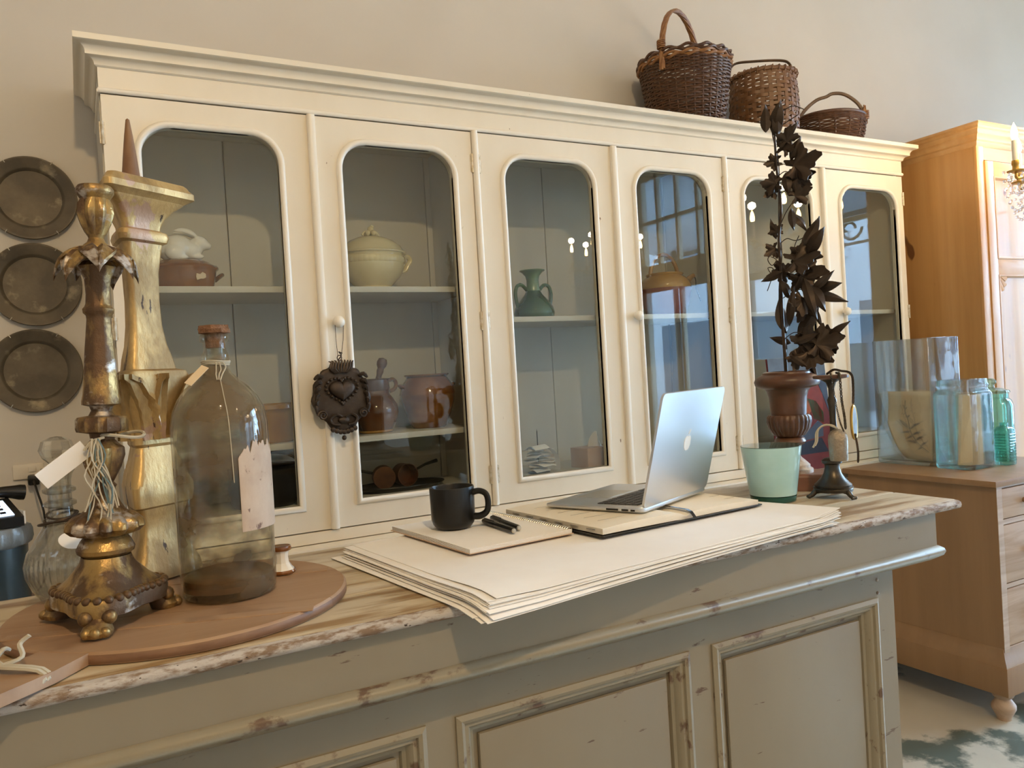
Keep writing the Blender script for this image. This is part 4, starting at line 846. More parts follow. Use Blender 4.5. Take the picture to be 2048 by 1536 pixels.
gv = thing('green_vase', 'green glazed two handled vase with flared neck', 'vase', (1.262, .150, S3))
obj('body', MB().lathe([(.0, .0), (.060, .0), (.066, .006), (.069, .018), (.064, .038), (.046, .062), (.031, .080), (.0245, .092)], 40), M['green_cer'], gv)
obj('neck', MB().lathe([(.025, .090), (.0215, .105), (.0205, .128), (.024, .142), (.034, .153), (.0425, .158), (.0425, .161), (.030, .157), (.018, .145), (.0, .140)], 40), M['green_pale'], gv)
for s in (-1, 1): obj('handle', MB().tube(smoothpath([(s*.024, 0, .095), (s*.042, 0, .112), (s*.060, 0, .108), (s*.068, 0, .086), (s*.066, 0, .058), (s*.060, 0, .036)], 4), .0062, 8), M['green_cer'], gv)

hp = thing('hoop_handled_pot', 'ochre and red earthenware pot with tall hoop handle and cord', 'pot', (1.835, .165, S3))
obj('body', MB().lathe([(.0, .0), (.066, .0), (.074, .010), (.088, .055), (.097, .100)], 40), M['terracotta'], hp)
obj('shoulder', MB().lathe([(.097, .099), (.098, .108), (.090, .128), (.074, .142), (.066, .147), (.070, .153), (.068, .156), (.060, .150), (.0, .140)], 40), M['ochre_cer'], hp)
obj('hoop_handle', MB().tube([(.064*math.cos(t), 0, .146+.082*math.sin(t)) for t in [PI*i/18 for i in range(19)]], .0075, 10), M['ochre_cer'], hp)
obj('spout', MB().tube(smoothpath([(.080, -.02, .120), (.098, -.03, .140), (.112, -.036, .148)], 4), [.012,.0115,.011,.0105,.010,.0095,.009,.0085,.008], 10), M['ochre_cer'], hp)
obj('cord', MB().tube(smoothpath([(.110, -.036, .148), (.116, -.038, .130), (.114, -.040, .100), (.124, -.042, .070), (.130, -.044, .050)], 4), .0018, 5), M['darkiron'], hp)

mj = thing('mortar_jug', 'dark brown glazed jug with side handle used as a mortar', 'jug', (.690, .150, S2))
obj('body', MB().lathe([(.0, .0), (.046, .0), (.050, .004), (.062, .030), (.070, .058), (.068, .080), (.054, .104), (.045, .116), (.044, .124), (.048, .130), (.047, .156), (.050, .160), (.046, .161), (.042, .155), (.041, .120), (.0, .060)], 40), M['brown_dk'], mj)
obj('foot', MB().lathe([(.048, .0), (.052, .003), (.052, .012), (.048, .016)], 32), M['ochre_cer'], mj)
obj('handle', MB().tube(smoothpath([(.045, 0, .152), (.062, 0, .156), (.071, 0, .144), (.066, 0, .128), (.050, 0, .120)], 4), .0062, 8), M['brown_dk'], mj)
pe = thing('wooden_pestle', 'turned wooden pestle standing in the dark brown jug', 'pestle', (.684, .150, S2+.088))
obj('shaft', MB().lathe([(.0, -.02), (.013, -.018), (.014, .0), (.011, .05), (.008, .085), (.0105, .098), (.0095, .108)], 20), M['urn'], pe, rot=(0, .30, 0))
obj('knob', MB().lathe([(.0095, .107), (.0145, .116), (.016, .126), (.012, .137), (.0, .141)], 20), M['urn'], pe, rot=(0, .30, 0))
sj = thing('storage_jar', 'amber brown glazed storage jar with runny glaze', 'jar', (.872, .175, S2))
obj('body', MB().lathe([(.0, .0), (.050, .0), (.056, .006), (.070, .040), (.083, .080), (.086, .104), (.080, .130), (.066, .150), (.062, .156), (.070, .162), (.070, .166), (.060, .164), (.055, .150), (.0, .10)], 44), M['amber'], sj)
obj('glaze_runs', MB().lathe([(.0867, .104), (.0815, .130), (.0675, .150), (.064, .156)], 60, cap0=False, cap1=False, fn=lambda r, z, a, i: r*1.004*(1+(.012*math.sin(7*a) if i == 0 else 0))), M['brown_cer'], sj)
for s in (-1, 1): obj('ear', MB().tube([(s*(.078+.012*math.sin(t)), -.016+.032*t/PI, .128+.006*math.sin(t)) for t in [PI*i/8 for i in range(9)]], .006, 8), M['brown_cer'], sj)
op = thing('ochre_crock', 'ochre glazed straight sided crock behind the big bottle', 'crock', (.375, .160, S2))
obj('body', MB().lathe([(.0, .0), (.070, .0), (.074, .005), (.076, .080), (.079, .088), (.086, .093), (.086, .104), (.080, .107), (.074, .100), (.070, .02), (.0, .015)], 40), M['ochre_cer'], op)
for s in (-1, 1): obj('lug', MB().tube([(s*(.074+.016*math.sin(t)), -.02+.04*t/PI, .070) for t in [PI*i/8 for i in range(9)]], .006, 8), M['ochre_cer'], op)
ip = thing('iron_cooking_pot', 'black iron cooking pot on the bottom shelf behind the bottle', 'pot', (.360, .165, S0))
obj('body', MB().lathe([(.0, .0), (.080, .0), (.092, .012), (.098, .05), (.094, .10), (.098, .110), (.094, .113), (.088, .10), (.0, .03)], 36), M['darkiron'], ip)
obj('bail', MB().tube([(.096*math.cos(t), 0, .100+.075*math.sin(t)) for t in [PI*i/16 for i in range(17)]], .004, 8), M['darkiron'], ip, rot=(.5, 0, 0))
ot = thing('oval_iron_tray', 'black oval iron tray on the bottom shelf of the second door', 'tray', (.755, .150, S0))
obj('dish', MB().lathe([(.0, .001), (.115, .001), (.135, .010), (.140, .014), (.138, .016), (.112, .006), (.0, .005)], 48, sy=.62), M['darkiron'], ot)
obj('rolled_rim', MB().tube([(.139*math.cos(t), .139*.62*math.sin(t), .015) for t in [2*PI*i/48 for i in range(48)]], .0025, 6, True), M['darkiron'], ot)
for q, (x, y, rz, lab) in enumerate(((.705, .150, 2.9, 'small old copper saucepan on its side, left on the oval tray'), (.775, .165, .10, 'old copper saucepan on its side with long handle to the right'))):
    cpn = thing('copper_saucepan', lab, 'saucepan', (x, y, S0+.0065+.0345), rz, 'copper pans on the tray')
    obj('pan', MB().lathe([(.0, -.02), (.033, -.02), (.034, .028), (.0325, .028), (.031, -.016), (.0, -.016)], 32), M['copper'], cpn, rot=(PI/2, 0, 0))
    obj('handle', MB().tube([(.030, -.02, .012), (.07, -.01, .024), (.115, .0, .030)], [.004, .0045, .006], 8), M['darkiron'], cpn)
rs = thing('receipt_spike', 'desk spike holding a pile of curled paper receipts', 'receipts', (1.218, .105, S0))
obj('base', MB().lathe([(.0, .0), (.035, .0), (.036, .004), (.0, .007)], 28), M['darkiron'], rs)
obj('spike', MB().lathe([(.0016, .005), (.0016, .135), (.0, .145)], 8), M['darkiron'], rs)
rr_ = random.Random(4)
for k in range(14):
    a = rr_.uniform(0, 6.28); cu = rr_.uniform(.006, .016)
    obj('receipt', MB().slab(lambda u, v, cu=cu: ((u-.4)*.085, (v-.5)*.050, cu*math.sin(u*2.6)), 8, 2, .0008), M['paper'], rs, (rr_.uniform(-.008, .008), rr_.uniform(-.008, .008), .010+k*.0052), (rr_.uniform(-.1, .1), rr_.uniform(-.1, .1), a))
obj('hanging_receipt', MB().grid(lambda u, v: (.010+.040*math.sin(u*1.9), -.034+(v-.5)*.030-.006*u, .086-.078*u+.014*math.sin(u*3.1)), 12, 2), M['paper'], rs)
tx = thing('tissue_box', 'brown tissue box with a white tissue pulled up', 'tissue box', (1.440, .110, S0), .12)
obj('box', MB().box(-.066, .066, -.045, .045, 0, .066, .002), M['tissue'], tx)
obj('tissue', MB().slab(lambda u, v: ((v-.5)*.055*(1-.55*u)+.010*u, .012*math.sin(v*5+u*2)*(1-.4*u), .066+.052*u*(.75+.25*math.sin(v*3.6))), 8, 8, .001), M['white_cer'], tx)
# ---------------------------------------------------------------- embossed heart hanging on the second door knob
ht = thing('heart_ornament', 'dark embossed metal heart ornament hung on a door knob', 'ornament', (.538, -.030, 1.172))
ol = []
NH = 72
for i in range(NH):
    t = 2*PI*i/NH+PI/2; x, y = math.cos(t), math.sin(t)
    w = (.080 if y > -.2 else .080*(1-.52*((-.2-y)/.8)**1.2)); h = .094 if y < 0 else .098
    s = 1+.030*math.cos(14*t)
    ol.append((x*w*s*(1-.10*max(0, y)**6), y*h*s))
hm = MB(); 
rings_ = []
for sc2, yy in ((.97, .008), (1.0, .005), (1.0, .000), (.96, -.003), (.86, -.0035), (.5, -.004), (.05, -.004)):
    rings_.append([(x*sc2, yy, z*sc2) for x, z in ol])
hm.rings(rings_)
obj('backplate', hm, M['heart'], ht, angle=60)
def heart2(t): return (16*math.sin(t)**3/17.0, (12.2*math.cos(t)-2.6*math.cos(2*t)-1.6*math.cos(3*t)-.6*math.cos(4*t))/17.0)
hp_ = [heart2(2*PI*i/40) for i in range(40)]
rhe = obj('raised_heart', MB().rings([[(x*.038*s, yy, .020+(z+.15)*.040*s) for x, z in hp_] for s, yy in ((1, -.006), (.98, -.012), (.88, -.017), (.65, -.020), (.3, -.0215), (.03, -.022))]), M['heart'], ht, angle=60)
bd2 = mesh('bead', MB().sphere((0,0,0), .0042, 8, 5), M['heart'])
for i in range(30):
    x, z = heart2(2*PI*i/30); obj('bead', bd2, None, rhe, (x*.0465, -.0095, .020+(z+.15)*.049))
for k in range(9):
    a = (k-4)*.20; L_ = .030-.0012*abs(k-4)
    obj('flame', MB().tube(smoothpath([(.030*math.sin(a)*.7, -.010, .072), (.040*math.sin(a), -.011, .084), (.040*math.sin(a)+.004, -.010, .084+L_*.6), (.048*math.sin(a)+.002, -.008, .078+L_)], 3), [.0035,.0042,.0045,.0045,.004,.0036,.003,.0024,.0016,.0008], 6), M['heart'], ht)
for s in (-1, 1):
    for k in range(6):
        obj('feather', MB().tube(smoothpath([(s*(.050+.004*k), -.007, .062-.016*k), (s*(.062+.002*k), -.010, .066-.017*k), (s*(.073-.001*k), -.006, .056-.019*k)], 3), [.004,.0055,.006,.006,.0055,.0045,.003], 6), M['heart'], ht)
    obj('scroll', MB().tube([(s*(.056+.0135*(1-j/26)*math.cos(j*.5)), -.010, -.040+.0135*(1-j/26)*math.sin(j*.5)) for j in range(26)], .0036, 6), M['heart'], ht)
    obj('scroll', MB().tube(smoothpath([(s*.005, -.010, -.048), (s*.020, -.011, -.040), (s*.036, -.010, -.050), (s*.030, -.010, -.064), (s*.012, -.010, -.068)], 4), .0042, 6), M['heart'], ht)
for k in range(7): obj('fruit', MB().sphere((-.030+.010*k, -.007, -.080-.008*math.sin(PI*k/6)), .0075, 8, 5, 1, .7, 1), M['heart'], ht)
obj('medallion', MB().lathe([(.0, -.005), (.016, -.004), (.014, .001), (.009, .003), (.0, .004)], 20, sy=.55), M['heart'], ht, (0, -.010, -.056), (PI/2, 0, 0))
obj('drop', MB().sphere((0, -.002, -.104), .007, 8, 5), M['heart'], ht)
obj('ring', MB().tube([(.006*math.sin(t), -.002, .112+.007*math.cos(t)) for t in [2*PI*i/14 for i in range(14)]], .0014, 5, True).tube(smoothpath([(-.006, -.004, .105), (.004, -.008, .118), (-.002, -.006, .128), (.008, -.004, .124)], 3), .0016, 5), M['iron'], ht)
obj('hanging_wire', MB().tube([(-.004, .006, .210), (-.0055, .0, .16), (-.004, -.002, .118)], .0008, 5).tube([(.020, .006, .210), (.014, .0, .16), (.006, -.002, .118)], .0008, 5).tube([(.008+.013*math.cos(t), .006, .210+.013*math.sin(t)) for t in [PI*i/10 for i in range(11)]], .0008, 5), M['iron'], ht)
# ---------------------------------------------------------------- pewter plates on the wall
pprof = [(.0, -.010), (.066, -.010), (.074, -.009), (.079, -.003), (.083, .0), (.103, .001), (.106, .003), (.110, .003), (.1115, .0), (.110, -.003), (.083, -.005), (.078, -.010), (.073, -.013), (.0, -.014)]
for q, (x, z, lab) in enumerate(((-.168, 1.760, 'topmost tarnished pewter plate of the three hung on the wall'), (-.170, 1.528, 'middle pewter plate hung on the wall, pale worn patch at its upper edge'), (-.181, 1.297, 'lowest and darkest pewter plate hung on the wall'))):
    p = thing('pewter_plate', lab, 'plate', (x, YB-.0165, z), 0, 'pewter plates on the wall')
    obj('dish', MB().lathe(pprof, 64), M['pewter'], p, rot=(PI/2, q*1.3, 0))
    for a in (1.05, 2.1, -1.0, -2.15):
        obj('wire_hook', MB().tube([(.104*math.cos(a), -.005, .104*math.sin(a)), (.113*math.cos(a), -.004, .113*math.sin(a)), (.113*math.cos(a), .006, .113*math.sin(a))], .0011, 5), M['wire'], p)
# ---------------------------------------------------------------- wall socket, side table, tin and telephone
so = thing('wall_socket', 'cream double power socket on the wall under the pewter plates', 'socket', (-.214, YB, 1.030))
obj('plate', MB().box(-.036, .036, -.009, -.0005, -.020, .020, .003), M['plastic_w'], so)
obj('switch', MB().box(.0, .018, -.0125, -.008, -.002, .013, .002), M['plastic_w'], so)
obj('plug', MB().box(-.002, .026, -.040, -.009, -.036, -.008, .006), M['blackp'], so)
obj('cable', MB().tube(smoothpath([(.012, -.040, -.022), (.020, -.07, -.05), (.034, -.09, -.12), (.030, -.08, -.26), (.0, -.06, -.32)], 5), .003, 6), M['blackp'], so)
sb = thing('side_table', 'plain dark side table standing behind the counter by the wall', 'table', (-.42, .06, 0))
obj('top', MB().box(-.26, .26, -.17, .20, .700, .725, .004), M['urn'], sb)
for x in (-.23, .23):
    for y in (-.14, .17): obj('leg', MB().box(x-.02, x+.02, y-.02, y+.02, 0, .700, .002), M['urn'], sb)
tn = thing('storage_tin', 'blue black tin with crumpled grey liner below the telephone', 'tin', (-.300, .085, .7255))
obj('body', MB().lathe([(.0, .0), (.088, .0), (.090, .004), (.090, .165), (.087, .168), (.0, .168)], 40), M['binblue'], tn)
obj('crumpled_liner', MB().lathe([(.091, .155), (.097, .160), (.100, .172), (.098, .190), (.094, .2005), (.085, .2035), (.0, .2035)], 64, fn=lambda r, z, a, i: r*(1+(.025*math.sin(9*a+40*z)+.018*math.sin(23*a+2)) if 0 < i < 5 else 1)), M['liner'], tn)
ph_ = thing('telephone', 'black desk telephone with glowing keypad on the liner covered tin', 'telephone', (-.290, .060, .9295), .35)
obj('body', MB().prism([(-.06, .0), (.07, .0), (.07, .058), (.045, .058), (-.06, .022)], lambda a, b, h: (h, a, b), -.065, .062), M['blackp'], ph_, smooth=False)
obj('keypad', MB().rings([[(x, y, .0228+(y+.06)*.343+dz) for x, y in ((-.05, -.05), (.046, -.05), (.046, .030), (-.05, .030))] for dz in (.0, .0016)]), M['screen'], ph_, smooth=False)
for r in range(4):
    for k in range(3): obj('key', MB().box(-.006, .006, -.004, .004, 0, .0025, .001), M['blackp'], ph_, (-.030+k*.028, -.038+r*.019, .0246+(.022+r*.019)*.343), (.33, 0, 0))
obj('handset', MB().tube(smoothpath([(-.09, .050, .068), (-.03, .052, .074), (.04, .052, .074), (.098, .050, .066)], 4), [.018,.017,.014,.012,.011,.011,.011,.011,.012,.014,.016,.019,.019], 12), M['blackp'], ph_)
obj('trim', MB().box(.062, .066, -.058, .05, .004, .034), M['plastic_w'], ph_, smooth=False)
# ---------------------------------------------------------------- painting leaning on the cabinet
pa = thing('abstract_painting', 'unframed abstract painting in red, blue and green leaning on the cabinet doors', 'painting', (2.292, -.040, .7875))
A_ = math.radians(-4.2); pw_, phh = .300, .425
pt = Matrix.Rotation(A_, 4, 'X')
obj('canvas', MB().box(-pw_/2, pw_/2, -.008, .0, 0, phh).xf(pt), mat('painting_ground', (.10,.012,.02), .6, col2=(.16,.03,.035), scale=(9,9,9)), pa, smooth=False)
cols = {'blue': (.05,.08,.15), 'navy': (.012,.02,.05), 'red': (.24,.035,.025), 'orange': (.38,.11,.04), 'green': (.07,.12,.05), 'grey': (.10,.13,.17), 'plum': (.09,.02,.035)}
cols = {k: mat('paint_'+k, v, .55, col2=tuple(c*.7 for c in v), scale=(14,14,14)) for k, v in cols.items()}
for cn, poly in (('grey', [(-.15,.425),(.15,.425),(.15,.36),(.02,.33),(-.15,.36)]), ('navy', [(-.15,.36),(-.06,.34),(-.03,.20),(-.15,.16)]), ('red', [(.02,.33),(.08,.35),(.12,.28),(.11,.16),(.05,.20)]), ('orange', [(-.03,.25),(.03,.32),(.05,.22),(.0,.17)]), ('blue', [(-.03,.20),(.03,.15),(.11,.20),(.10,.12),(-.02,.11)]),
                 ('green', [(.03,.27),(.08,.255),(.115,.21),(.11,.17),(.06,.19)]), ('plum', [(-.15,.16),(-.04,.18),(-.02,.10),(-.15,.07)]), ('navy', [(-.06,.10),(.09,.115),(.12,.06),(-.05,.06)]), ('blue', [(.09,.35),(.15,.36),(.15,.20),(.12,.28)])):
    obj('paint_shape', MB().prism(poly, lambda a, b, h: (a, h, b), -.0092, -.0078).xf(pt), cols[cn], pa, smooth=False)
# ---------------------------------------------------------------- glass jars on the chest
CHT = .7805
def rr4(w, d, r, z, n=4): return [(x-w/2, y-d/2, z) for x, y in rrect(w, d, r, n)]
def jarmesh(w, d, h, r, t, neck=None):
    R = [rr4(w-.012, d-.012, r, 0), rr4(w-.003, d-.003, r, .003), rr4(w, d, r, .010)]
    if neck:
        R += [rr4(w, d, r, h-.055), rr4(w-.006, d-.006, r, h-.045), rr4(w-neck, d-neck, r, h-.036), rr4(w-neck, d-neck, r, h-.028), rr4(w-neck+.006, d-neck+.006, r, h-.025), rr4(w-neck+.006, d-neck+.006, r, h-.019), rr4(w-neck, d-neck, r, h-.016), rr4(w-neck, d-neck, r, h-.001), rr4(w-neck-.002, d-neck-.002, r, h)]
        R += [rr4(w-neck-2*t, d-neck-2*t, r*.8, h), rr4(w-neck-2*t, d-neck-2*t, r*.8, h-.036), rr4(w-2*t-.006, d-2*t-.006, r*.8, h-.047), rr4(w-2*t, d-2*t, r*.8, h-.06)]
    else:
        R += [rr4(w, d, r, h-.002), rr4(w-.002, d-.002, r, h), rr4(w-2*t, d-2*t, r*.8, h)]
    R += [rr4(w-2*t, d-2*t, r*.8, .02), rr4(w-2*t-.01, d-2*t-.01, r*.8, .013)]
    return MB().rings(R)
j1 = thing('battery_jar', 'tall rectangular battery glass jar holding a curled drawing', 'jar', (2.755, -.185, CHT))
obj('glass', jarmesh(.205, .235, .476, .018, .006), M['jar'], j1, angle=50)
dw = thing('plant_drawing', 'curled sheet with a pencilled plant standing inside the tall battery jar', 'drawing', (2.755, -.185, CHT+.0145))
xl_ = -.088
def dsheet(u, v):
    y = -.100+.200*u; lo = .004+.145*max(0, .50-u)**1.6*1.6*0+.13*(max(0, u-.42)/.58)**2.2
    return (xl_+.010+.030*u*u+.012*math.sin(v*2), y, lo+(.262-lo)*v)
dm = MB().grid(lambda u, v: dsheet(u, v), 18, 12)
dsh = o = obj('sheet', dm, M['paper_b'], dw, angle=80); o.modifiers.new('thick', 'SOLIDIFY').thickness = .0012
rd = random.Random(9)
def on(u, v, off=-.0022): p = dsheet(u, v); return (p[0]+off, p[1], p[2])
stemp = smoothpath([(u, v, 0) for u, v in ((.55,.86),(.57,.70),(.50,.56),(.46,.42),(.36,.30),(.22,.20),(.06,.12))], 4)
obj('drawn_stem', MB().tube([on(u, v) for u, v, _ in stemp], .0018, 4), M['ink'], dsh)
for u, v, du, dv in ((.57,.72,.05,.06),(.57,.70,-.05,.05),(.55,.66,.06,-.03),(.52,.60,-.06,.03),(.46,.44,.26,.08),(.46,.44,-.22,.09),(.44,.40,.20,-.05),(.40,.36,-.18,.03),(.38,.34,.16,-.06),(.33,.28,-.16,.05),(.28,.24,.24,.02),(.22,.20,-.12,.05),(.18,.18,.10,-.04)):
    P_ = [on(u+du*t, v+dv*t+.02*math.sin(t*3)) for t in (0, .25, .5, .75, 1)]
    obj('drawn_leaf', MB().tube(P_, [.001, .0052, .0066, .0048, .0008], 6, flat=.25), M['ink'], dsh)
j3 = thing('square_jar', 'square clear glass jar with ground neck holding a folded paper', 'jar', (2.705, -.395, CHT), 0)
obj('glass', jarmesh(.155, .142, .318, .020, .005, .020), M['jar'], j3, angle=50)
fpp = thing('folded_paper', 'folded buff paper standing inside the square glass jar', 'paper', (2.705, -.395, CHT+.014))
obj('sheet', MB().slab(lambda u, v: (0, 0, 0), 1, 1, .001) if False else MB().prism([(-.062, -.010), (-.020, -.058), (.008, -.060), (.010, -.056), (-.016, -.052), (-.056, -.006)], lambda a, b, h: (a+h*.10*(1 if a < -.05 else 0), b, h), .0005, .250), M['paper_b'], fpp, smooth=False)
j4 = thing('ribbed_bottle', 'small ribbed square green glass bottle right of the square jar', 'bottle', (2.846, -.455, CHT))
j4g = obj('glass', MB().rings([rr4(.050, .050, .008, 0), rr4(.054, .054, .008, .004), rr4(.054, .054, .008, .125), rr4(.040, .040, .008, .136), rr4(.026, .026, .008, .140), rr4(.026, .026, .008, .152), rr4(.018, .018, .006, .152), rr4(.018, .018, .006, .14), rr4(.044, .044, .006, .122), rr4(.044, .044, .006, .010)]), M['jar_g'], j4, angle=50)
rib = mesh('rib', MB().tube([(-.018, -.0275, 0), (.018, -.0275, 0)], .0032, 6), M['jar_g'])
for k in range(10): obj('rib', rib, None, j4g, (0, 0, .018+k*.0102))
for k in range(10): obj('rib', rib, None, j4g, (0, 0, .018+k*.0102), (0, 0, -PI/2))
j5 = thing('lidded_jar', 'round green glass jar with a knobbed glass lid behind the ribbed bottle', 'jar', (2.965, -.345, CHT))
obj('glass', MB().lathe([(.0, .0), (.062, .0), (.070, .006), (.072, .03), (.072, .205), (.066, .225), (.058, .232), (.058, .250), (.053, .250), (.053, .232), (.062, .220), (.067, .200), (.067, .03), (.0, .012)], 48), M['jar_g'], j5)
obj('lid', MB().lathe([(.0, .2515), (.060, .2515), (.064, .255), (.060, .262), (.035, .270), (.012, .274), (.011, .282), (.019, .290), (.019, .300), (.010, .307), (.0, .308)], 40), M['jar_g'], j5)
# ---------------------------------------------------------------- baskets on the cabinet top
KT = 2.0685
def weave(prof, rows, stakes, amp, rad, sx=1, sy=1, flat=1.0, zsag=0.0, skip=lambda i: False):
    m = MB(); n = stakes*3
    def R(t):
        t = min(.9999, max(0, t))*(len(prof)-1); i = int(t); f = t-i
        return prof[i][0]*(1-f)+prof[i+1][0]*f, prof[i][1]*(1-f)+prof[i+1][1]*f
    for q in range(rows):
        r, z = R((q+.5)/rows)
        m.tube([((r+amp*math.cos(stakes*t/2+q*PI))*sx*math.cos(t), (r+amp*math.cos(stakes*t/2+q*PI))*sy*math.sin(t), z+zsag*math.cos(2*t)*(q/rows)) for t in [2*PI*i/n for i in range(n)]], rad*random.uniform(.85, 1.15), 5, True, flat=flat)
    return m, R
b1 = thing('tall_wicker_basket', 'tall dark wicker basket with twisted hoop handle, largest on the cabinet', 'basket', (1.985, .160, KT))
p1 = [(.125, .0), (.132, .03), (.147, .12), (.158, .20), (.166, .255)]
m1, R1 = weave(p1, 42, 30, .0040, .0040)
o = obj('weave', m1, M['wicker'], b1); o['kind'] = 'stuff'
stk = mesh('stake', MB().tube([(r, 0, z) for r, z in p1]+[(.168, 0, .272)], .0036, 6), M['wicker'])
for k in range(30): obj('stake', stk, None, b1, rot=(0, 0, 2*PI*k/30))
obj('bottom', MB().lathe([(.0, .0), (.128, .0), (.128, .008), (.0, .008)], 32), M['wicker'], b1)
for q, (zz, rr2, mm, ph0) in enumerate(((.250, .168, 'wicker_l', 0), (.258, .171, 'wicker_l', 2), (.268, .172, 'wicker', 1), (.277, .170, 'wicker', 3))):
    obj('rim_braid', MB().tube([((rr2+.004*math.cos(15*t+ph0))*math.cos(t), (rr2+.004*math.cos(15*t+ph0))*math.sin(t), zz+.005*math.sin(15*t+ph0)) for t in [2*PI*i/120 for i in range(120)]], .0058, 6, True), M[mm], b1)
ha = Vector((-.160, -.062, 0)); hb = Vector((.150, .078, 0))
def hpt(t): return ha.lerp(hb, (1-math.cos(t))/2)+Vector((0, 0, .20+.268*math.sin(t)**.85))
for k in range(5):
    pts = []
    for i in range(41):
        t = .02+(PI-.04)*i/40; c0 = hpt(t); a = i*.42+k*2*PI/5
        pts.append((c0.x+.0062*math.cos(a), c0.y+.0062*math.sin(a), c0.z+.0045*math.sin(a+1)))
    obj('handle_strand', MB().tube(pts, .0056, 6), M['wicker_l'], b1)
for hp2 in (ha, hb): obj('binding', MB().tube([(hp2.x*.995+.0135*math.cos(t*6.28), hp2.y*.995+.0135*math.sin(t*6.28), .282+t*.006) for t in [i*.08 for i in range(64)]], .003, 5), M['wicker_l'], b1)
b2 = thing('splint_basket', 'round woven splint basket standing between the two wicker baskets', 'basket', (2.395, .165, KT))
p2 = [(.112, .0), (.126, .05), (.133, .13), (.131, .20), (.124, .262)]
m2, R2 = weave(p2, 17, 26, .0032, .0068, flat=.28)
m2 = MB()
for q in range(17):
    r, z = R2((q+.5)/17); n = 26*4
    inn_, out_ = [], []
    for i in range(n):
        t = 2*PI*i/n; rr2 = r+.0034*math.cos(13*t+q*PI)
        out_.append([(( rr2+dr)*math.cos(t), (rr2+dr)*math.sin(t), z+dz) for dr, dz in ((-.0009, -.0058), (.0009, -.0058), (.0009, .0058), (-.0009, .0058))])
    m2.rings(out_, True, False, False, True)
o = obj('weave', m2, M['splint'], b2, angle=60); o['kind'] = 'stuff'
spl = mesh('upright_splint', MB().rings([[(r+dr, dy, z) for dr, dy in ((-.0009, -.0075), (.0009, -.0075), (.0009, .0075), (-.0009, .0075))] for r, z in p2+[(.124, .275)]]), M['splint'])
for k in range(26): obj('upright_splint', spl, None, b2, rot=(0, 0, 2*PI*k/26))
obj('bottom', MB().lathe([(.0, .0), (.113, .0), (.113, .006), (.0, .006)], 32), M['splint'], b2)
spr = obj('rim', MB().tube([(.126*math.cos(t), .126*math.sin(t), .268+.002*math.sin(26*t)) for t in [2*PI*i/78 for i in range(78)]], .0065, 6, True, flat=1.4), M['splint'], b2)
for k in range(30): obj('lashing', MB().tube([(.126+.0095*math.cos(t), .003*math.sin(t), .268+.011*math.sin(t)) for t in [2*PI*i/10 for i in range(10)]], .0022, 5, True), M['splint'], spr, rot=(0, 0, 2*PI*k/30))
hd2 = smoothpath([(-.102, .070, .235), (-.104, .072, .300), (-.088, .060, .338), (-.03, .020, .342), (.06, -.040, .336), (.088, -.062, .318), (.094, -.068, .280), (.094, -.068, .230)], 5)
obj('handle', MB().tube(hd2, .0085, 8, flat=.45), M['wicker_m'], b2)
b3 = thing('gathering_basket', 'low ribbed gathering basket with bent branch handle, smallest on the cabinet', 'basket', (2.795, .175, KT))
p3 = [(.055, .0), (.098, .012), (.128, .040), (.145, .080), (.152, .120), (.150, .145)]
m3, R3 = weave(p3, 30, 28, .003, .0037, 1.0, .84)
o = obj('weave', m3, M['wicker'], b3); o['kind'] = 'stuff'
for k in range(14):
    a = 2*PI*k/14
    obj('rib', MB().tube([(r*math.cos(a), r*.84*math.sin(a), z) for r, z in p3], .0042, 6), M['wicker'], b3)
obj('bottom', MB().lathe([(.0, .0), (.060, .0), (.060, .005), (.0, .005)], 24, sy=.84), M['wicker'], b3)
obj('rim', MB().tube([(.151*math.cos(t), .127*math.sin(t), .148) for t in [2*PI*i/60 for i in range(60)]], .0075, 8, True), M['wicker'], b3)
h3a, h3b = Vector((-.125, .070, .14)), Vector((.098, -.096, .148))
obj('handle', MB().tube(smoothpath([tuple(h3a.lerp(h3b, s)+Vector((0, 0, hh))) for s, hh in ((0, 0), (.12, .050), (.30, .088), (.45, .098), (.55, .108), (.72, .098), (.90, .055), (1, .0))], 4), .0075, 8), M['wicker_m'], b3)
obj('binding', MB().tube([(h3b.x+.015*math.cos(t*6.28), h3b.y+.015*math.sin(t*6.28)*.9, .128+t*.0075) for t in [i*.08 for i in range(70)]], .0034, 5), M['wicker_l'], b3)
for s in (-1, 1):
    for k in range(3): obj('binding', MB().tube(smoothpath([(h3b.x+s*.004, h3b.y, .190-k*.006), (h3b.x+s*(.016+.005*k), h3b.y+s*.012, .160), (h3b.x+s*(.026+.006*k), h3b.y+s*.020, .135-k*.006)], 3), .003, 5), M['wicker_l'], b3)
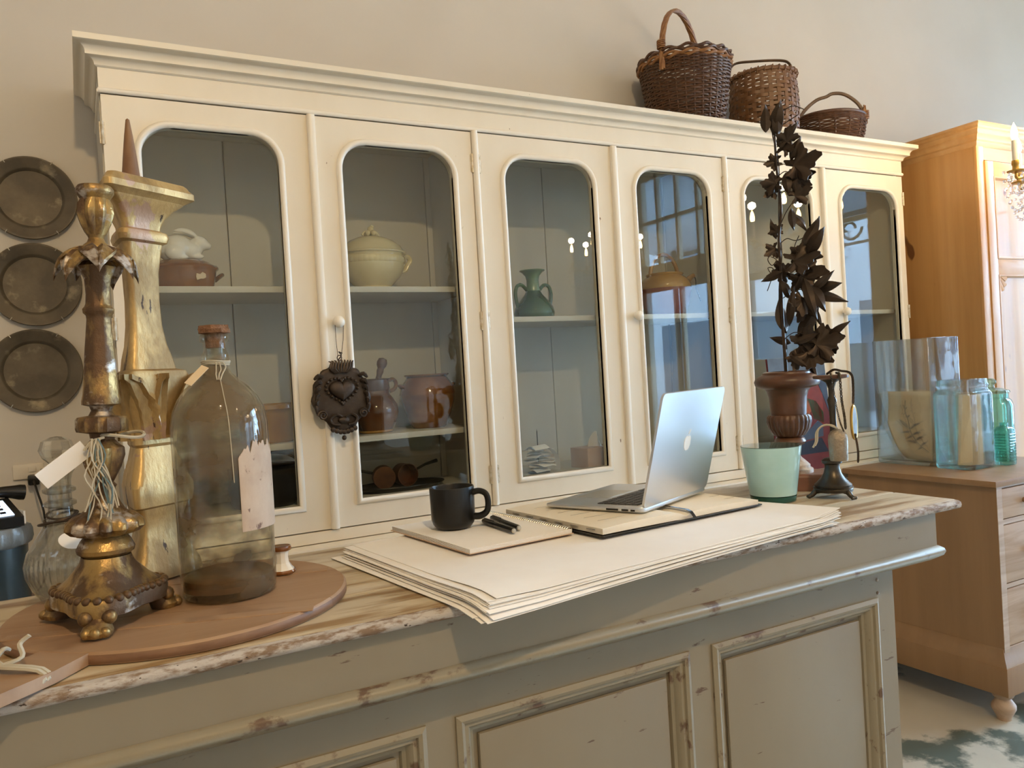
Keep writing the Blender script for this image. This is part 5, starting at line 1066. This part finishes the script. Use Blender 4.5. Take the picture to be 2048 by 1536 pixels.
# ---------------------------------------------------------------- chandeliers and added pendant lamps
def chandelier(label, loc, rz, power):
    t = thing('crystal_chandelier', label, 'chandelier', loc, rz, 'crystal chandeliers')
    obj('stem', MB().lathe([(.0, -.13), (.012, -.125), (.02, -.10), (.012, -.07), (.010, .0), (.022, .03), (.012, .06), (.008, .15), (.006, .22)], 20), M['gold'], t)
    obj('chain', MB().tube([(0, 0, .21), (0, 0, ZC-loc[2])], .005, 6), M['gold'], t)
    obj('ceiling_rose', MB().lathe([(.0, 0), (.05, 0), (.05, -.012), (.02, -.03), (.0, -.03)], 20), M['gold'], t, (0, 0, ZC-loc[2]-.0005))
    arm = mesh('arm', MB().tube(smoothpath([(.012, 0, -.02), (.06, 0, -.075), (.13, 0, -.085), (.20, 0, -.05), (.245, 0, -.058), (.25, 0, -.040)], 4), .0055, 8), M['gold'])
    cup = mesh('candle_cup', MB().lathe([(.0, -.040), (.006, -.040), (.028, -.034), (.030, -.030), (.012, -.028), (.011, -.012), (.0135, -.008), (.0125, .006), (.0, .006)], 20), M['gold'])
    slv = mesh('candle_sleeve', MB().lathe([(.010, .004), (.010, .078), (.006, .081), (.0, .081)], 16), M['candle'])
    flm = mesh('candle_bulb', MB().lathe([(.006, .080), (.0095, .088), (.0115, .100), (.0095, .116), (.005, .130), (.0, .142)], 14), M['flame'])
    bead_ = mesh('crystal_strand', crystal_strand(), M['crystal'])
    drop = mesh('crystal_drop', MB().lathe([(.0, -.040), (.006, -.030), (.0085, -.018), (.004, -.004), (.0, .0)], 6), M['crystal'])
    for k in range(6):
        a = PI/3*k; x, y = .25*math.cos(a), .25*math.sin(a)
        ar = obj('arm', arm, None, t, rot=(0, 0, a))
        obj('candle_cup', cup, None, t, (x, y, 0)); obj('candle_sleeve', slv, None, t, (x, y, 0)); obj('candle_bulb', flm, None, t, (x, y, 0))
        obj('crystal_strand', bead_, None, t, (x, y, -.034), (0, 0, a)); obj('crystal_strand', bead_, None, t, (x*.86, y*.86, -.045), (0, 0, a+1.2))
        for q in range(4):
            b_ = a+q*PI/2+.4; obj('crystal_drop', drop, None, t, (x+.028*math.cos(b_), y+.028*math.sin(b_), -.034))
        obj('crystal_strand', bead_, None, t, (.12*math.cos(a+.5), .12*math.sin(a+.5), -.075), (0, 0, a+.5))
    obj('crystal_ball', MB().sphere((0, 0, -.155), .026, 10, 7), M['crystal'], t)
    for k in range(6):
        a = PI/3*k; l_ = lamp('candle_light', (.25*math.cos(a), .25*math.sin(a), .165), power, (1.0, .80, .54), .02); l_.parent = t
    return t
def crystal_strand():
    m = MB()
    for i in range(15):
        u = i/14; m.sphere((.042*math.sin((u-.5)*PI)*1.0, 0, -.14*math.cos((u-.5)*PI)), .0062, 6, 4)
    for i in range(9): m.sphere((.020*math.sin((i/8-.5)*PI), .010, -.085*math.cos((i/8-.5)*PI)), .0052, 6, 4)
    return m
def pendant(label, x, y, power):  # unseen pendants, added to give the room warm light
    t = thing('added_pendant_lamp', label, 'lamp', (x, y, 3.35), 0, 'added pendant lamps')
    obj('cord', MB().tube([(0, 0, .10), (0, 0, ZC-3.35)], .004, 6), M['blackp'], t)
    obj('shade', MB().lathe([(.19, -.02), (.17, .02), (.05, .10), (.02, .115), (.02, .11), (.045, .095), (.165, .015), (.186, -.02)], 32), M['white_cer'], t)
    obj('bulb', MB().sphere((0, 0, .0), .035, 14, 10), M['bulb'], t)
    l_ = lamp('added_warm_light', (0, 0, -.06), power, (1.0, .71, .38), .05); l_.parent = t
M['bulb'] = emit('added_lamp_bulb', (1.0, .74, .44), 12.0)
chandelier('crystal chandelier with candle bulbs hanging before the pine wardrobe', (3.105, -.655, 1.862), math.radians(146), 1.0*WARM)
chandelier('crystal chandelier deeper in the shop, mirrored in the third glass door', (3.32, -2.55, 1.99), .5, 2.0*WARM)
pendant('added unseen pendant lamp warming the shop from behind the camera, left one', 0.0, -3.4, 112*WARM)
pendant('added unseen pendant lamp warming the shop from behind the camera, right one', 2.6, -3.9, 25*WARM)
